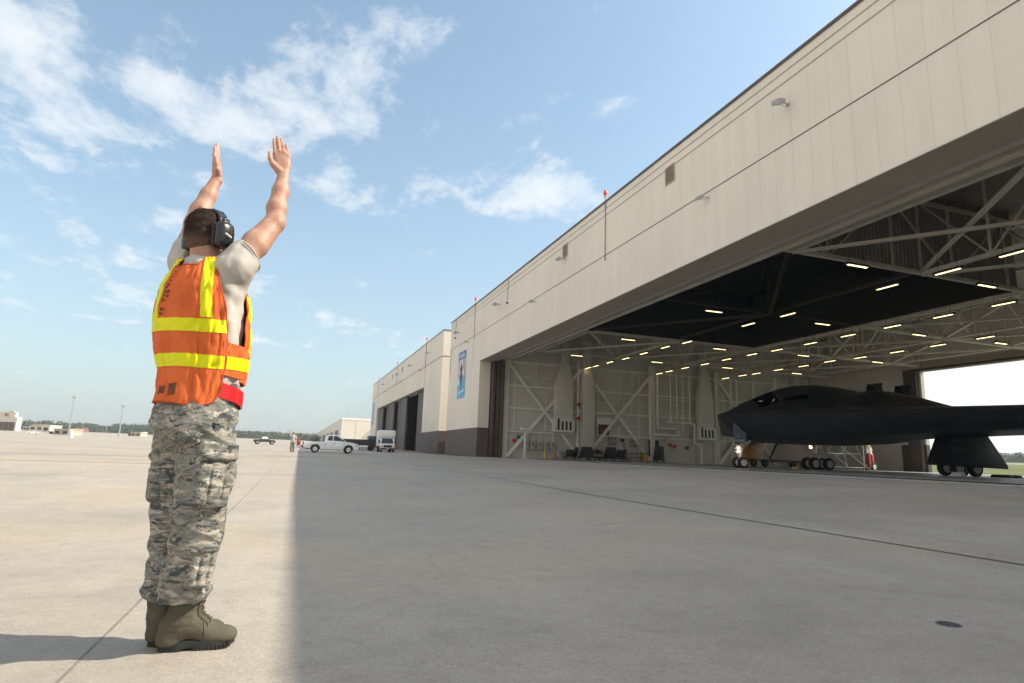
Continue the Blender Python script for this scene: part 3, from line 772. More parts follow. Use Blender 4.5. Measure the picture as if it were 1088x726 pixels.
def a_top(a, l):
    l = abs(l); c0 = .649 * l; c1 = interp(l, TE_); t = min(1, max(0, (a - c0) / (c1 - c0)))
    ht = interp(l, [(0, .52), (4, .52), (9, .48), (14, .38), (26.2, .18)])
    z = zle(l) + ht * af_top(t)
    hz = interp(a, HUMP); nz = interp(a, NAC)
    edge = 1 - (1 - min(1., t / .10)) ** 2
    h = max(0, hz - zle(l)) * math.exp(-(l / 2.05) ** 2.8) * edge
    n = max(0, nz - zle(l)) * math.exp(-(abs(l - 3.9) / 1.75) ** 3.2) * edge
    d = max(z - zle(l), h, n)
    # soft maximum of the three swellings
    k = 6.0
    s = math.log(math.exp(k * (z - zle(l))) + math.exp(k * h) + math.exp(k * n) - 2) / k if d > 1e-6 else 0
    return zle(l) + max(d, min(s, d + .18 * edge))
def a_bot(a, l):
    l = abs(l); c0 = .649 * l; c1 = interp(l, TE_); t = min(1, max(0, (a - c0) / (c1 - c0)))
    hb = interp(l, [(0, 1.62), (3, 1.55), (6, 1.25), (9, 1.05), (13, .85), (18, .55), (26.2, .2)])
    s = min(1, max(0, (t - .45) / .55)); s = s * s * (3 - 2 * s)
    g = (1 - (1 - min(t / .16, 1)) ** 2.2) * (1 - s)
    return zle(l) - hb * g
BM = empty('stealth_aircraft', (AX, AY, AZ), rad(-5.5), 'black flying wing bomber aircraft parked nose out inside the hangar', 'aircraft')
def build_wing():
    ls = sorted(set([round(x, 3) for x in np.arange(0, 7.01, .25)] + [7.5, 8, 9, 10.2, 11.5, 13, 14.8, 16.6, 18.5, 20.5, 22.5, 24.6, 25.6, 26.2]))
    ls = [-x for x in reversed(ls) if x > 0] + ls
    ts = sorted(set([0, .004, .012, .025, .04, .06, .08, .10, .125, .15] + list(np.linspace(.18, 1, 34))))
    vs = []; fs = []; nt_ = len(ts); nl = len(ls)
    for side in (0, 1):
        for l in ls:
            c0 = .649 * abs(l); c1 = interp(abs(l), TE_)
            for t in ts:
                a = c0 + (c1 - c0) * t
                z = a_top(a, l) if side == 0 else a_bot(a, l)
                if t == 1 and side == 1: z -= .04
                vs.append((AX + a, AY + l, AZ + z))
    def I(s, i, j): return s * nl * nt_ + i * nt_ + j
    for i in range(nl - 1):
        for j in range(nt_ - 1):
            fs.append((I(0, i, j), I(0, i, j + 1), I(0, i + 1, j + 1), I(0, i + 1, j)))
            fs.append((I(1, i, j), I(1, i + 1, j), I(1, i + 1, j + 1), I(1, i, j + 1)))
        fs.append((I(0, i, nt_ - 1), I(1, i, nt_ - 1), I(1, i + 1, nt_ - 1), I(0, i + 1, nt_ - 1)))
    for i in (0, nl - 1):
        for j in range(nt_ - 1):
            fs.append((I(0, i, j), I(0, i, j + 1), I(1, i, j + 1), I(1, i, j)))
    m = MB(); m.add(vs, fs)
    o = m.build('airframe', M_SKIN, BM, smooth=True, auto=38)
    bm = bmesh.new(); bm.from_mesh(o.data); bmesh.ops.remove_doubles(bm, verts=bm.verts, dist=.0005)
    bmesh.ops.recalc_face_normals(bm, faces=bm.faces); bm.to_mesh(o.data); bm.free()
    for p in o.data.polygons: p.use_smooth = True
    o.data.set_sharp_from_angle(angle=rad(38))
build_wing()
def patch(name, mat, poly, off=.015, n=10):
    """skin patch over the upper surface: poly = four (a, l) corners"""
    vs = []; fs = []
    P = [Vector((*p, 0)) for p in poly]
    for i in range(n + 1):
        for j in range(n + 1):
            u, v = i / n, j / n
            q = P[0].lerp(P[1], u).lerp(P[3].lerp(P[2], u), v)
            e = .02; z = a_top(q.x, q.y)
            nx = Vector((-(a_top(q.x + e, q.y) - z) / e, -(a_top(q.x, q.y + e) - z) / e, 1)).normalized()
            vs.append(tuple(Vector((AX + q.x, AY + q.y, AZ + z)) + nx * off))
    for i in range(n):
        for j in range(n):
            a = i * (n + 1) + j; fs.append((a, a + 1, a + n + 2, a + n + 1))
    m = MB(); m.add(vs, fs); return m.build(name, mat, BM, smooth=True)
for s in (-1, 1):
    patch('windscreen', M_CANOPY, [(2.45, .08 * s), (2.15, 1.62 * s), (3.55, 1.62 * s), (4.15, .08 * s)], .02)
    patch('side_window', M_CANOPY, [(3.75, 1.62 * s), (4.2, 1.35 * s), (6.0, 1.45 * s), (5.7, 1.72 * s)], .02)
    patch('engine_intake', M_INTAKE, [(6.15, 2.7 * s), (6.35, 5.2 * s), (7.3, 5.0 * s), (7.1, 2.8 * s)], .012)
    for a, h, wd in ((9.3, .66, .5), (11.5, .88, .55)):
        m = MB(); z = AZ + a_top(a, 3.9 * s)
        for q in ((-1, 1) if a > 9 else (1,)):
            m.cbox((AX + a, AY + (3.5 + q * .32) * s, z + h / 2 - .12), (.30, .025, h / 2), Matrix.Rotation(rad(14 * q * s), 3, 'X'))
        m.cbox((AX + a + .28, AY + 3.5 * s, z + h / 2 - .05), (.025, .31, h / 2 - .02), Matrix.Rotation(rad(10), 3, 'Y'))
        m.build('inlet_door', M_SKIN, BM)
    patch('exhaust_trough', M_INTAKE, [(14.6, 2.9 * s), (14.8, 4.9 * s), (16.6, 5.0 * s), (16.8, 2.8 * s)], .012)
def wheel_mb(c, r, wd, axis='y'):
    m = MB(); h = wd / 2
    m.lathe([(r * .62, -h), (r * .86, -h), (r * .97, -h * .72), (r, -h * .3), (r, h * .3), (r * .97, h * .72), (r * .86, h), (r * .62, h)], c, axis, 28, caps=False)
    k = len(m.f)
    m.lathe([(r * .25, -h * .98), (r * .30, -h * .80), (r * .56, -h * .55), (r * .62, -h * .96), (r * .62, h * .96), (r * .56, h * .55), (r * .30, h * .80), (r * .25, h * .98)], c, axis, 24)
    m.m[k:] = [1] * (len(m.f) - k)
    return m
M_RIM = mk('pale_wheel_rim', (.68, .67, .63), .45, var=.15, scale=10)
# nose gear
NX = AX + 1.6; gz = AZ
m = MB(); m.tube([(NX + .45, AY, gz + 2.9), (NX + .06, AY, gz + .85), (NX, AY, gz + .42)], [.13, .11, .075], 12); m.tube([(NX + 1.3, AY, gz + 2.3), (NX + .15, AY, gz + 1.15)], .06, 8)
m.tube([(NX, AY - .42, gz + .38), (NX, AY + .42, gz + .38)], .07, 10); m.tube([(NX - .14, AY - .1, gz + .7), (NX - .34, AY - .1, gz + 1.05), (NX - .1, AY - .1, gz + 1.35)], .035, 6)
m.tube([(NX - .05, AY + .12, gz + .6), (NX + .4, AY + .14, gz + 2.3)], .025, 6); m.cbox((NX + .05, AY, gz + 1.45), (.16, .24, .12))
ng = m.build('nose_gear', M_GEARW, BM, smooth=True)
for s in (-1, 1): wheel_mb((NX, AY + .30 * s, gz + .375), .375, .26).build('wheel', [M_RUB, M_RIM], ng, smooth=True)
for dy, z in ((-.17, 1.30), (.17, 1.30), (-.17, 1.08), (.17, 1.08)):
    m = MB(); m.lathe([(.03, 0), (.062, -.008), (.066, .07), (.04, .12)], (NX - .26, AY + dy, gz + z), 'x', 14); m.build('landing_lamp', M_LAMPON if dy < 0 else M_LENS, ng, smooth=True)
m = MB(); m.prism([(NX - .80, gz + 3.05), (NX + .14, gz + 3.15), (NX + .12, gz + 2.1), (NX + .02, gz + 1.75), (NX - .1, gz + 1.55), (NX - .28, gz + 1.66), (NX - .42, gz + 1.45), (NX - .76, gz + 1.55)], AY - .62, AY - .57, 'y')
gd = m.build('nose_gear_door', M_GEARD, BM)
m = MB(); m.box((NX - .5, AY - .624, gz + 2.56), (NX - .38, AY - .6205, gz + 2.72)); m.build('stencil', M_MARK, gd)
m = MB(); m.box((NX - .3, AY - .624, gz + 2.58), (NX - .16, AY - .6205, gz + 2.7)); m.build('stencil', M_MARK, gd)
m = MB()
for i in range(5): m.box((NX - .72 + i * .14, AY - .624, gz + 1.72), (NX - .63 + i * .14, AY - .6205, gz + 1.85))
for i in range(3): m.box((NX - .25 + i * .1, AY - .624, gz + 2.84), (NX - .19 + i * .1, AY - .6205, gz + 2.92))
m.bar((NX - .62, AY - .6225, gz + 2.05), (NX - .42, AY - .6225, gz + 2.22), .035, .003, up=(0, 1, 0)); m.bar((NX - .52, AY - .6225, gz + 2.02), (NX - .3, AY - .6225, gz + 2.06), .035, .003, up=(0, 1, 0))
m.build('stencil', M_MARK, gd)
# main gear
M_DIMST = mk('dim_stencil', (.06, .062, .066), .6)
for s in (-1, 1):
    X, Y = AX + 12.7, AY + 6.0 * s
    m = MB(); m.tube([(X + .2, Y, gz + 2.7), (X, Y, gz + .95), (X, Y, gz + .55)], [.2, .17, .12], 12)
    m.bar((X - .75, Y, gz + .5), (X + .75, Y, gz + .5), .2, .2)
    for a in (-.66, .66): m.tube([(X + a, Y - .5, gz + .485), (X + a, Y + .5, gz + .485)], .08, 10)
    m.tube([(X - 1.2, Y, gz + 2.4), (X - .1, Y, gz + 1.2)], .07, 8); m.tube([(X + .3, Y - .9 * s, gz + 2.3), (X, Y, gz + 1.3)], .06, 8); m.tube([(X - .2, Y, gz + 1.1), (X - .5, Y, gz + .8), (X - .4, Y, gz + .55)], .045, 6)
    m.cbox((X - .05, Y - .14 * s, gz + 1.5), (.18, .1, .2))
    mg = m.build('main_gear', M_GEARW, BM, smooth=True)
    for a in (-.66, .66):
        for q in (-.42, .42): wheel_mb((X + a, Y + q, gz + .485), .485, .34).build('wheel', [M_RUB, M_RIM], mg, smooth=True)
    if s > 0:
        m = MB(); m.lathe([(.03, 0), (.10, -.01), (.10, .09), (.04, .14)], (X - .9, Y - .3, gz + 1.75), 'x', 14); m.build('landing_lamp', M_LAMPON, mg, smooth=True)
    yd = AY + 7.1 * s
    m = MB(); m.prism([(AX + 10.0, gz + 2.45), (AX + 13.7, gz + 2.45), (AX + 15.0, gz + .72), (AX + 15.0, gz + .52), (AX + 9.1, gz + .62), (AX + 9.1, gz + .80)], yd - .06, yd + .06, 'y')
    dd = m.build('gear_door', M_SKIN, BM, bevel=.02)
    yi = yd - .064 * s
    m = MB(); m.prism([(AX + 10.1, gz + 2.38), (AX + 13.6, gz + 2.38), (AX + 14.85, gz + .74), (AX + 14.85, gz + .58), (AX + 9.2, gz + .70), (AX + 9.2, gz + .82)], yi - .003, yi + .003, 'y'); m.build('door_liner', M_GEARW, dd)
    m = MB()
    for i in range(5): m.box((AX + 10.6 + i * .28, yd - .066, gz + 1.55), (AX + 10.8 + i * .28, yd - .0605, gz + 1.7))
    m.build('stencil', M_DIMST, dd); m = MB()
    for i in range(3): m.box((AX + 12.8 + i * .28, yd - .066, gz + 1.65), (AX + 13.0 + i * .28, yd - .0605, gz + 1.85))
    m.build('stencil', M_DIMST, dd)
    m = MB(); m.box((AX + 10.9, yd - .066, gz + 2.0), (AX + 11.6, yd - .0605, gz + 2.07)); m.build('stencil', M_DIMST, dd)
    m = MB(); m.tube([(X - .5, Y + .2 * s, gz + 1.8), (X - .5, yd - .05 * s, gz + 1.3)], .04, 6); m.build('door_link', M_GEARW, BM)
    m = MB(); m.tube([(AX + 9.9, yd, gz + 2.75), (AX + 9.8, yd, gz + 2.45), (AX + 10.1, yd, gz + 2.3)], .03, 6); m.build('door_link', M_GEARW, BM)

# ---------------------------------------------------------------- things standing in the hangar
WY = 65.5
def wpt(u, v):          # point on the left interior wall
    return onY(u, v, WY)
# air ducts on the wall
M_DUCT = mk('duct_paint', (.68, .65, .59), .55, var=.06, scale=.6)
def duct(x0, x1, xt0, xt1, zb_, zk, zt_, d, name, label, ventbox=None, cut=None):
    r = empty('air_duct', ((x0 + x1) / 2, WY - d / 2, zb_), 0, label, 'air duct', 'tall air ducts on the hangar wall')
    m = MB(); m.prism([(x0, zb_), (x1, zb_), (x1, zk), (xt1, zt_), (xt0, zt_), (x0, zk - (.0 if cut is None else cut))], WY - d, WY - .16, 'y')
    m.build('casing', M_DUCT, r, bevel=.03)
    m = MB(); m.box((xt0 + .06, WY - d + .1, zt_ - .05), (xt1 - .06, WY - .2, 14.5)); m.build('riser', M_DUCT, r)
    m = MB()
    z = zb_ + 1.9
    while z < zk: m.box((x0 - .015, WY - d - .015, z), (x1 + .015, WY - .161, z + .05)); z += 2.1
    m.build('seam', M_STEEL, r)
    if ventbox:
        a, b = ventbox
        m = MB(); m.box((x0 - .12, WY - d - .12, a), (x1 + .14, WY - .15, b)); m.build('vent_box', M_WHITE, r)
        m = MB(); n = 4
        for i in range(n):
            c = x0 + .1 + (x1 - x0 - .2) * (i + .5) / n
            m.box((c - .13, WY - d - .126, a + .25), (c + .13, WY - d - .1205, b - .25 + (.3 if i == 0 else 0)))
        m.build('vent_slot', M_LDARK, r)
    return r
duct(27.85, 30.05, 28.75, 29.5, 3.6, 9.0, 11.5, .95, 'a', 'tapered air duct nearest the door, with white slotted vent box', (3.5, 5.0))
duct(31.35, 32.95, 31.35, 32.5, 1.4, 9.3, 10.8, .8, 'b', 'plain air duct reaching almost to the floor beside a red-fronted cabinet')
duct(47.3, 49.6, 47.9, 48.9, 3.5, 8.2, 12.0, .95, 'c', 'tapered air duct nearest the aircraft nose, with white slotted vent box', (3.4, 4.9))
duct(62.2, 64.2, 62.7, 63.6, 3.5, 8.2, 12.0, .95, 'd', 'air duct in the rear corner of the hangar behind the aircraft', (3.4, 4.9))
def pipe(name, pts, r, label, flanges=True, cat='pipe', mat=None, group='wall pipes inside the hangar'):
    m = MB(); pts = [Vector(p) for p in pts]
    # round the corners
    out = [pts[0]]
    for i in range(1, len(pts) - 1):
        a = (pts[i - 1] - pts[i]).normalized(); b = (pts[i + 1] - pts[i]).normalized(); k = r * 2.2
        for q in (0, .25, .5, .75, 1):
            p0 = pts[i] + a * k; p1 = pts[i] + b * k
            out.append(p0.lerp(pts[i], q).lerp(pts[i].lerp(p1, q), q))
    out.append(pts[-1]); m.tube(out, r, 12)
    if flanges:
        for i in range(len(pts) - 1):
            n = max(1, int((pts[i + 1] - pts[i]).length / 2.6))
            for j in range(1, n + 1):
                c = pts[i].lerp(pts[i + 1], j / (n + 1)); d = (pts[i + 1] - pts[i]).normalized() * .05
                m.cyl(c - d, c + d, r * 1.45, n=12)
    o = m.build(name, mat or M_STEELW, smooth=True); setp(o, label=label, category=cat, group=group); return o
yp = WY - .55
pipe('wall_pipe', [(40.55, yp, 11.4), (40.55, yp, 3.75), (44.6, yp, 3.75), (44.6, yp, 4.5)], .15, 'left of two thick pipes bending right above the dark door')
pipe('wall_pipe', [(41.6, yp, 11.4), (41.6, yp, 4.55), (44.4, yp, 4.55)], .13, 'right of two thick pipes bending right above the dark door')
pipe('wall_pipe', [(42.9, yp, 5.35), (46.9, yp, 5.35), (46.9, yp, 2.75), (47.9, yp, 2.75), (47.9, yp, .45)], .15, 'stepped pipe running down to the floor beside the vented duct')
for x, b in ((43.5, 5.3), (44.4, 5.6), (45.3, 4.3), (46.3, 5.5)):
    pipe('wall_pipe', [(x, yp, 11.5), (x, yp, b)], .09, 'thin vertical pipe in a row of four above the stepped pipe')
for x in (52.6, 53.5, 56.2):
    pipe('wall_pipe', [(x, yp, 11.5), (x, yp, .45)], .11, 'vertical pipe on the wall behind the aircraft nose')
pipe('wall_pipe', [(30.85, WY - .5, 12), (30.85, WY - .5, .45)], .13, 'red-valved riser pipe between the two left ducts')
pipe('wall_pipe', [(40.3, yp, 8.1), (47.2, yp, 8.1)], .05, 'thin level pipe crossing the pipe rows', False)
pipe('wall_pipe', [(40.3, yp + .1, 6.3), (47.2, yp + .1, 6.3)], .04, 'lower thin level pipe crossing the pipe rows', False)
for x, z0_, z1_ in ((23.1, 3.3, 11.2), (25.6, 8.5, 12.0), (26.9, 3.3, 8.4), (33.6, 5.5, 12.0), (36.4, 3.3, 11.2), (38.2, 5.9, 12.0), (39.2, .5, 11.2), (48.2 + 2.6, .5, 8.0), (51.6, 3.3, 12.0)):
    pipe('wall_conduit', [(x, WY - .3, z1_), (x, WY - .3, z0_)], .035, 'slim vertical conduit running up the hangar side wall', False, 'conduit', M_STEELW, 'slim conduits on the hangar side wall')
for z, x0_, x1_ in ((7.2, 31.3, 40.0), (4.6, 35.6, 40.0), (9.6, 22.2, 27.6)):
    pipe('wall_conduit', [(x0_, WY - .34, z), (x1_, WY - .34, z)], .05, {7.2: 'level conduit crossing the second wall bay at mid height', 4.6: 'short level conduit right of the red-fronted cabinet', 9.6: 'level conduit high in the first wall bay by the door'}[z], False, 'conduit', M_STEELW, None)
for x, z, w_, h_, lab in ((26.2, 4.9, .5, .6, 'grey junction box in the first wall bay, above the electrical boxes'), (36.4, 6.2, .6, .8, 'grey junction box in the second wall bay, right of the cabinet'), (39.2, 2.6, .5, .9, 'tall grey switch box just left of the dark door'), (43.0, 3.2, .6, .5, 'grey junction box under the thick pipes')):
    r = empty('junction_box', (x, WY - .15, z), 0, lab, 'junction box'); m = MB(); m.box((x - w_ / 2, WY - .42, z - h_ / 2), (x + w_ / 2, WY - .141, z + h_ / 2)); m.build('case', M_GREYBOX, r, bevel=.02); m = MB(); m.box((x - w_ / 2 + .06, WY - .432, z - h_ / 2 + .06), (x + w_ / 2 - .06, WY - .4205, z + h_ / 2 - .06)); m.build('cover', M_STEEL, r)
for z in (5.2, 5.9, 6.8):
    m = MB(); m.lathe([(.04, -.3), (.22, -.28), (.22, -.2), (.04, -.18)], (30.85, WY - .55, z), 'y', 16); m.box((30.7, WY - .72, z - .1), (31.0, WY - .4, z + .1))
    o = m.build('valve', M_REDP if z != 5.9 else M_WHITE); setp(o, label='valve on the riser between the two left ducts, %s' % {5.2: 'lowest', 5.9: 'white middle one', 6.8: 'topmost'}[z], category='valve')
# electric boxes
for i, x in enumerate((24.6, 25.4, 26.3, 27.1, 27.9)):
    r = empty('electrical_box', (x, WY - .15, 1.4), 0, 'grey electrical box on the wall above the cones, %s from the left' % ORD[i], 'electrical box', 'row of electrical boxes on the hangar wall')
    h = .95 if i else 1.0
    m = MB(); m.box((x - .32, WY - .36, 1.45), (x + .32, WY - .14, 1.5 + h)); m.build('case', M_GREYBOX, r, bevel=.015)
    m = MB(); m.box((x - .06, WY - .375, 1.9), (x + .06, WY - .361, 2.2)); m.build('handle', M_DKEQ, r)
    m = MB(); m.tube([(x, WY - .25, 1.5 + h), (x, WY - .25, 3.2)], .03, 6); m.build('conduit', M_STEELW, r)
m = MB(); m.tube([(22.3, WY - .22, 3.6), (30, WY - .22, 3.6)], .05, 8); m.tube([(24, WY - .22, 1.4), (28.4, WY - .22, 1.4)], .03, 8); o = m.build('conduit_run', M_STEELW, smooth=True); setp(o, label='level conduit run above the row of electrical boxes', category='conduit')
for x, z, mt, lab in ((23.2, 2.35, M_REDP, 'small red alarm box left of the electrical boxes'), (23.7, 2.75, mk('green_sign', (.03, .22, .10), .6), 'small green sign plate left of the electrical boxes'), (43.6, 2.6, M_REDP, 'red alarm box right of the dark door'), (44.2, 2.45, M_REDP, 'small red box beside the alarm box on the wall'), (46.0, 2.35, M_DKEQ, 'small black box on the wall under the pipes'), (36.9, 2.9, M_DKEQ, 'black hose reel on the wall above the table')):
    m = MB(); m.box((x - .22, WY - .3, z - .2), (x + .22, WY - .141, z + .2)); m.lathe([(.03, -.34), (.12, -.33), (.14, -.301)], (x, WY, z), 'y', 14)
    o = m.build('wall_box', mt); setp(o, label=lab, category='wall box')
# cabinet with dark red front
r = empty('hose_cabinet', (34.3, WY - .3, 3.4), 0, 'white wall cabinet with a dark red front panel', 'cabinet')
m = MB(); m.box((33.3, WY - .5, 4.75), (35.4, WY - .15, 5.45)); m.build('hood', M_WHITE, r, bevel=.02)
m = MB(); m.box((33.45, WY - .40, 3.3), (35.2, WY - .15, 4.748)); m.build('frame', M_WHITE, r)
m = MB(); m.box((33.6, WY - .43, 3.45), (35.05, WY - .401, 4.65)); m.build('red_panel', M_DKRED, r)
m = MB(); m.box((33.95, WY - .436, 4.0), (34.65, WY - .4305, 4.12)); m.box((34.0, WY - .436, 3.82), (34.5, WY - .4305, 3.9)); m.build('sign_plate', mk('dull_pink_marks', (.32, .12, .11), .7), r)
# personnel door
r = empty('personnel_door', (41.25, WY - .15, ZF), 0, 'dark personnel door with a small round window in the hangar wall', 'door')
m = MB(); m.box((40.65, WY - .22, ZF), (41.85, WY - .141, 3.0)); m.build('leaf', M_DKRED if False else M_DKEQ, r)
m = MB(); m.box((40.55, WY - .24, ZF), (40.648, WY - .14, 3.1)); m.box((41.852, WY - .24, ZF), (41.95, WY - .14, 3.1)); m.box((40.55, WY - .24, 3.002), (41.95, WY - .14, 3.1)); m.build('frame', M_BROWN, r)
m = MB(); m.lathe([(.02, -.012), (.17, -.01), (.17, 0)], (41.25, WY - .2205, 2.2), 'y', 18); m.build('window', M_WHITE, r)
m = MB(); m.box((40.75, WY - .28, 1.4), (40.85, WY - .221, 1.5)); m.build('handle', M_GALV, r)
# notices on the wall
for x, z, w_, h_, lab in ((35.6, 2.75, 1.1, .9, 'grey notice board beside the air duct'), (38.4, 2.6, .9, .8, 'pinned notice board over the yellow bin'), (37.2, 2.3, .25, .6, 'narrow notice between the two boards')):
    r = empty('notice_board', (x, WY - .15, z), 0, lab, 'notice board'); m = MB(); m.box((x - w_ / 2, WY - .19, z - h_ / 2), (x + w_ / 2, WY - .141, z + h_ / 2)); m.build('board', mk('notice_grey', (.22, .22, .21), .7), r)
    m = MB()
    for q in range(5): m.box((x - w_ * .4 + q * w_ * .17, WY - .196, z - h_ * .3 + (q % 2) * h_ * .25), (x - w_ * .4 + q * w_ * .17 + w_ * .12, WY - .1905, z + h_ * .1 + (q % 2) * h_ * .25))
    m.build('papers', M_GREYBOX, r)
# T-shaped white stand by the door
r = empty('white_post', (24.0, 64.0, ZF), 0, 'white T-shaped post standing by the first wall brace', 'post')
m = MB(); m.box((23.88, 63.88, ZF + .05), (24.12, 64.12, 3.5)); m.build('upright', M_WHITE, r, bevel=.02)
m = MB(); m.box((23.5, 63.7, ZF), (24.5, 64.3, ZF + .05)); m.build('foot', M_WHITE, r); m = MB(); m.box((23.45, 63.75, 3.502), (24.6, 64.25, 3.72)); m.build('crossbar', M_WHITE, r, bevel=.02)
# cones
M_CONEG = mk('lime_cone', (.55, .65, .04), .5); M_CONEO = mk('orange_cone', (.72, .13, .03), .5); M_CONEB = mk('cone_base_black', (.03, .03, .03), .8)
for x, mt, h, lab in ((26.3, M_CONEG, 1.15, 'lime green traffic cone under the electrical boxes'), (27.55, M_CONEO, .85, 'orange red traffic cone right of the lime one')):
    r = empty('traffic_cone', (x, 63.8, ZF), 0, lab, 'traffic cone')
    m = MB(); m.box((x - .25, 63.55, ZF), (x + .25, 64.05, ZF + .05)); m.build('base', M_CONEB, r, bevel=.01)
    m = MB(); m.lathe([(.19, .05), (.035, h), (.02, h + .01)], (x, 63.8, ZF), 'z', 18); m.build('cone', mt, r, smooth=True)
# dark wheeled ground equipment along the wall
def cart(x, y, L, wd, h, label, kind):
    r = empty('equipment_cart', (x, y, ZF), 0, label, 'cart', 'dark wheeled equipment along the hangar wall')
    m = MB(); m.box((x - L / 2, y - wd / 2, ZF + .28), (x + L / 2, y + wd / 2, ZF + .42)); m.build('chassis', M_DKEQ, r, bevel=.02)
    m = MB()
    if kind == 'compressor':
        m.lathe([(.05, -L * .42), (.3, -L * .38), (.34, -L * .3), (.34, L * .3), (.3, L * .38), (.05, L * .42)], (x, y, ZF + .78), 'x', 20)
        m.box((x - L * .3, y - .25, ZF + 1.12), (x + L * .1, y + .25, ZF + h)); m.lathe([(.03, 0), (.26, .02), (.26, .1), (.03, .12)], (x + L * .25, y - wd / 2, ZF + 1.2), 'y', 18)
    elif kind == 'shelf':
        for z in (.42, .8, h - .06): m.box((x - L / 2, y - wd / 2, ZF + z + .002), (x + L / 2, y + wd / 2, ZF + z + .05))
        for a in (-1, 1):
            for b in (-1, 1): m.box((x + a * L / 2 - a * .05, y + b * wd / 2 - b * .05, ZF + .42), (x + a * L / 2, y + b * wd / 2, ZF + h))
        for q in range(4): m.box((x - L / 2 + .12 + q * L * .23, y - .2, ZF + .851), (x - L / 2 + .12 + q * L * .23 + L * .15, y + .2, ZF + 1.0 + .1 * (q % 3)))
    else:
        m.prism([(x - L / 2 + .03, ZF + .421), (x + L / 2 - .03, ZF + .421), (x + L / 2 - .12, ZF + h), (x - L / 2 + .25, ZF + h)], y - wd / 2 + .04, y + wd / 2 - .04, 'y')
        m.box((x - L * .2, y - wd / 2 + .0, ZF + .6), (x + L * .25, y - wd / 2 + .041, ZF + h - .2))
    m.build('body', M_DKEQ if kind != 'shelf' else M_BLKSTEEL, r, bevel=.015)
    for a in (-.36, .36):
        for b in (-.5, .5):
            wheel_mb((x + a * L, y + b * wd, ZF + .17), .17, .1).build('wheel', [M_RUB, M_RIM], r, smooth=True)
    m = MB(); m.tube([(x - L / 2, y - .25, ZF + .4), (x - L / 2 - .35, y - .25, ZF + 1.0), (x - L / 2 - .35, y + .25, ZF + 1.0), (x - L / 2, y + .25, ZF + .4)], .025, 8); m.build('push_handle', M_BLKSTEEL, r)
    return r
cart(29.4, 63.4, 1.7, .9, 1.15, 'dark compressor cart below the vented duct, leftmost of the carts', 'compressor')
cart(31.0, 63.0, 1.4, .9, 1.5, 'tall dark generator cart right of the leftmost compressor', 'box')
cart(32.7, 63.6, 1.5, .8, 1.25, 'open dark shelf cart below the plain duct', 'shelf')
cart(34.2, 63.2, 1.3, .8, 1.6, 'dark box cart under the red-fronted cabinet', 'box')
cart(35.6, 63.3, 1.3, .9, 1.3, 'dark compressor cart left of the black table', 'compressor')
cart(40.6, 63.2, 1.1, .9, 1.9, 'tall black cart standing in front of the dark door', 'box')
r = empty('storage_bin', (28.6, 64.3, ZF), 0, 'pale square bin at the foot of the wall left of the compressor', 'bin'); m = MB(); m.prism([(28.15, ZF), (28.75, ZF), (28.82, ZF + .8), (28.08, ZF + .8)], 64.1, 64.7, 'y'); m.build('bin_body', M_GREYBOX, r, bevel=.02); m = MB(); m.box((28.05, 64.05, ZF + .802), (28.85, 64.75, ZF + .88)); m.build('lid', M_GREYBOX, r, bevel=.01)
r = empty('work_table', (37.3, 63.6, ZF), 0, 'black work table with benches beside the carts', 'table')
m = MB(); m.box((36.4, 63.2, ZF + .95), (38.2, 64.0, ZF + 1.02)); m.build('tabletop', M_BLKSTEEL, r)
for a in (36.5, 38.1):
    for b in (63.3, 63.9): m = MB(); m.tube([(a, b, ZF), (a, b, ZF + .95)], .03, 8); m.build('leg', M_BLKSTEEL, r)
for b in (62.8,): m = MB(); m.box((36.5, b, ZF + .48), (38.1, b + .3, ZF + .53)); m.tube([(36.6, b + .15, ZF), (36.6, b + .15, ZF + .48)], .03, 8); m.tube([(38.0, b + .15, ZF), (38.0, b + .15, ZF + .48)], .03, 8); m.build('bench', M_BLKSTEEL, r)
r = empty('wheeled_bin', (39.0, 63.8, ZF), 0, 'yellow wheeled bin right of the black table', 'bin'); m = MB(); m.prism([(38.75, ZF + .1), (39.3, ZF + .1), (39.38, ZF + .95), (38.68, ZF + .95)], 63.5, 64.1, 'y'); m.build('bin_body', M_YELP, r, bevel=.03); m = MB(); m.box((38.64, 63.45, ZF + .952), (39.42, 64.15, ZF + 1.06)); m.build('lid', M_DKEQ, r, bevel=.02)
for a in (38.8, 39.25): wheel_mb((a, 63.6, ZF + .1), .1, .06).build('wheel', [M_RUB, M_RIM], r, smooth=True)
# orange tow machine behind the nose
ox, oy = 44.5, 51.0
r = empty('tow_machine', (ox, oy, ZF), 0, 'orange wheeled tow machine behind the aircraft nose wheel', 'tow machine')
m = MB(); m.prism([(ox - 2.0, ZF + .5), (ox - .6, ZF + .5), (ox + .5, ZF + 2.3), (ox + .2, ZF + 2.5), (ox - .6, ZF + 2.5), (ox - 1.6, ZF + 2.0), (ox - 2.1, ZF + 1.1)], oy - .7, oy + .7, 'y'); m.build('body', M_ORANGE, r, bevel=.12)
m = MB(); m.box((ox + .2, oy - .2, ZF + .5), (ox + 5.5, oy + .2, ZF + .75)); m.build('tow_bar', M_BROWN, r, bevel=.03)
for a in (-1.4, .0, 5.0): 
    for b in (-.8, .8): wheel_mb((ox + a, oy + b, ZF + .4), .4, .3).build('wheel', [M_RUB, M_DKEQ], r, smooth=True)
for x, y, lab in ((AX + 11.6, AY + 5.0, 'yellow wheel chock before the far main wheels'), (AX + 14.6, AY + 5.1, 'yellow wheel chock behind the far main wheels')):
    m = MB(); m.prism([(x - .22, ZF), (x + .22, ZF), (x + .08, ZF + .2), (x - .08, ZF + .2)], y, y + .7, 'y'); o = m.build('wheel_chock', M_YELP, bevel=.01); setp(o, label=lab, category='chock')
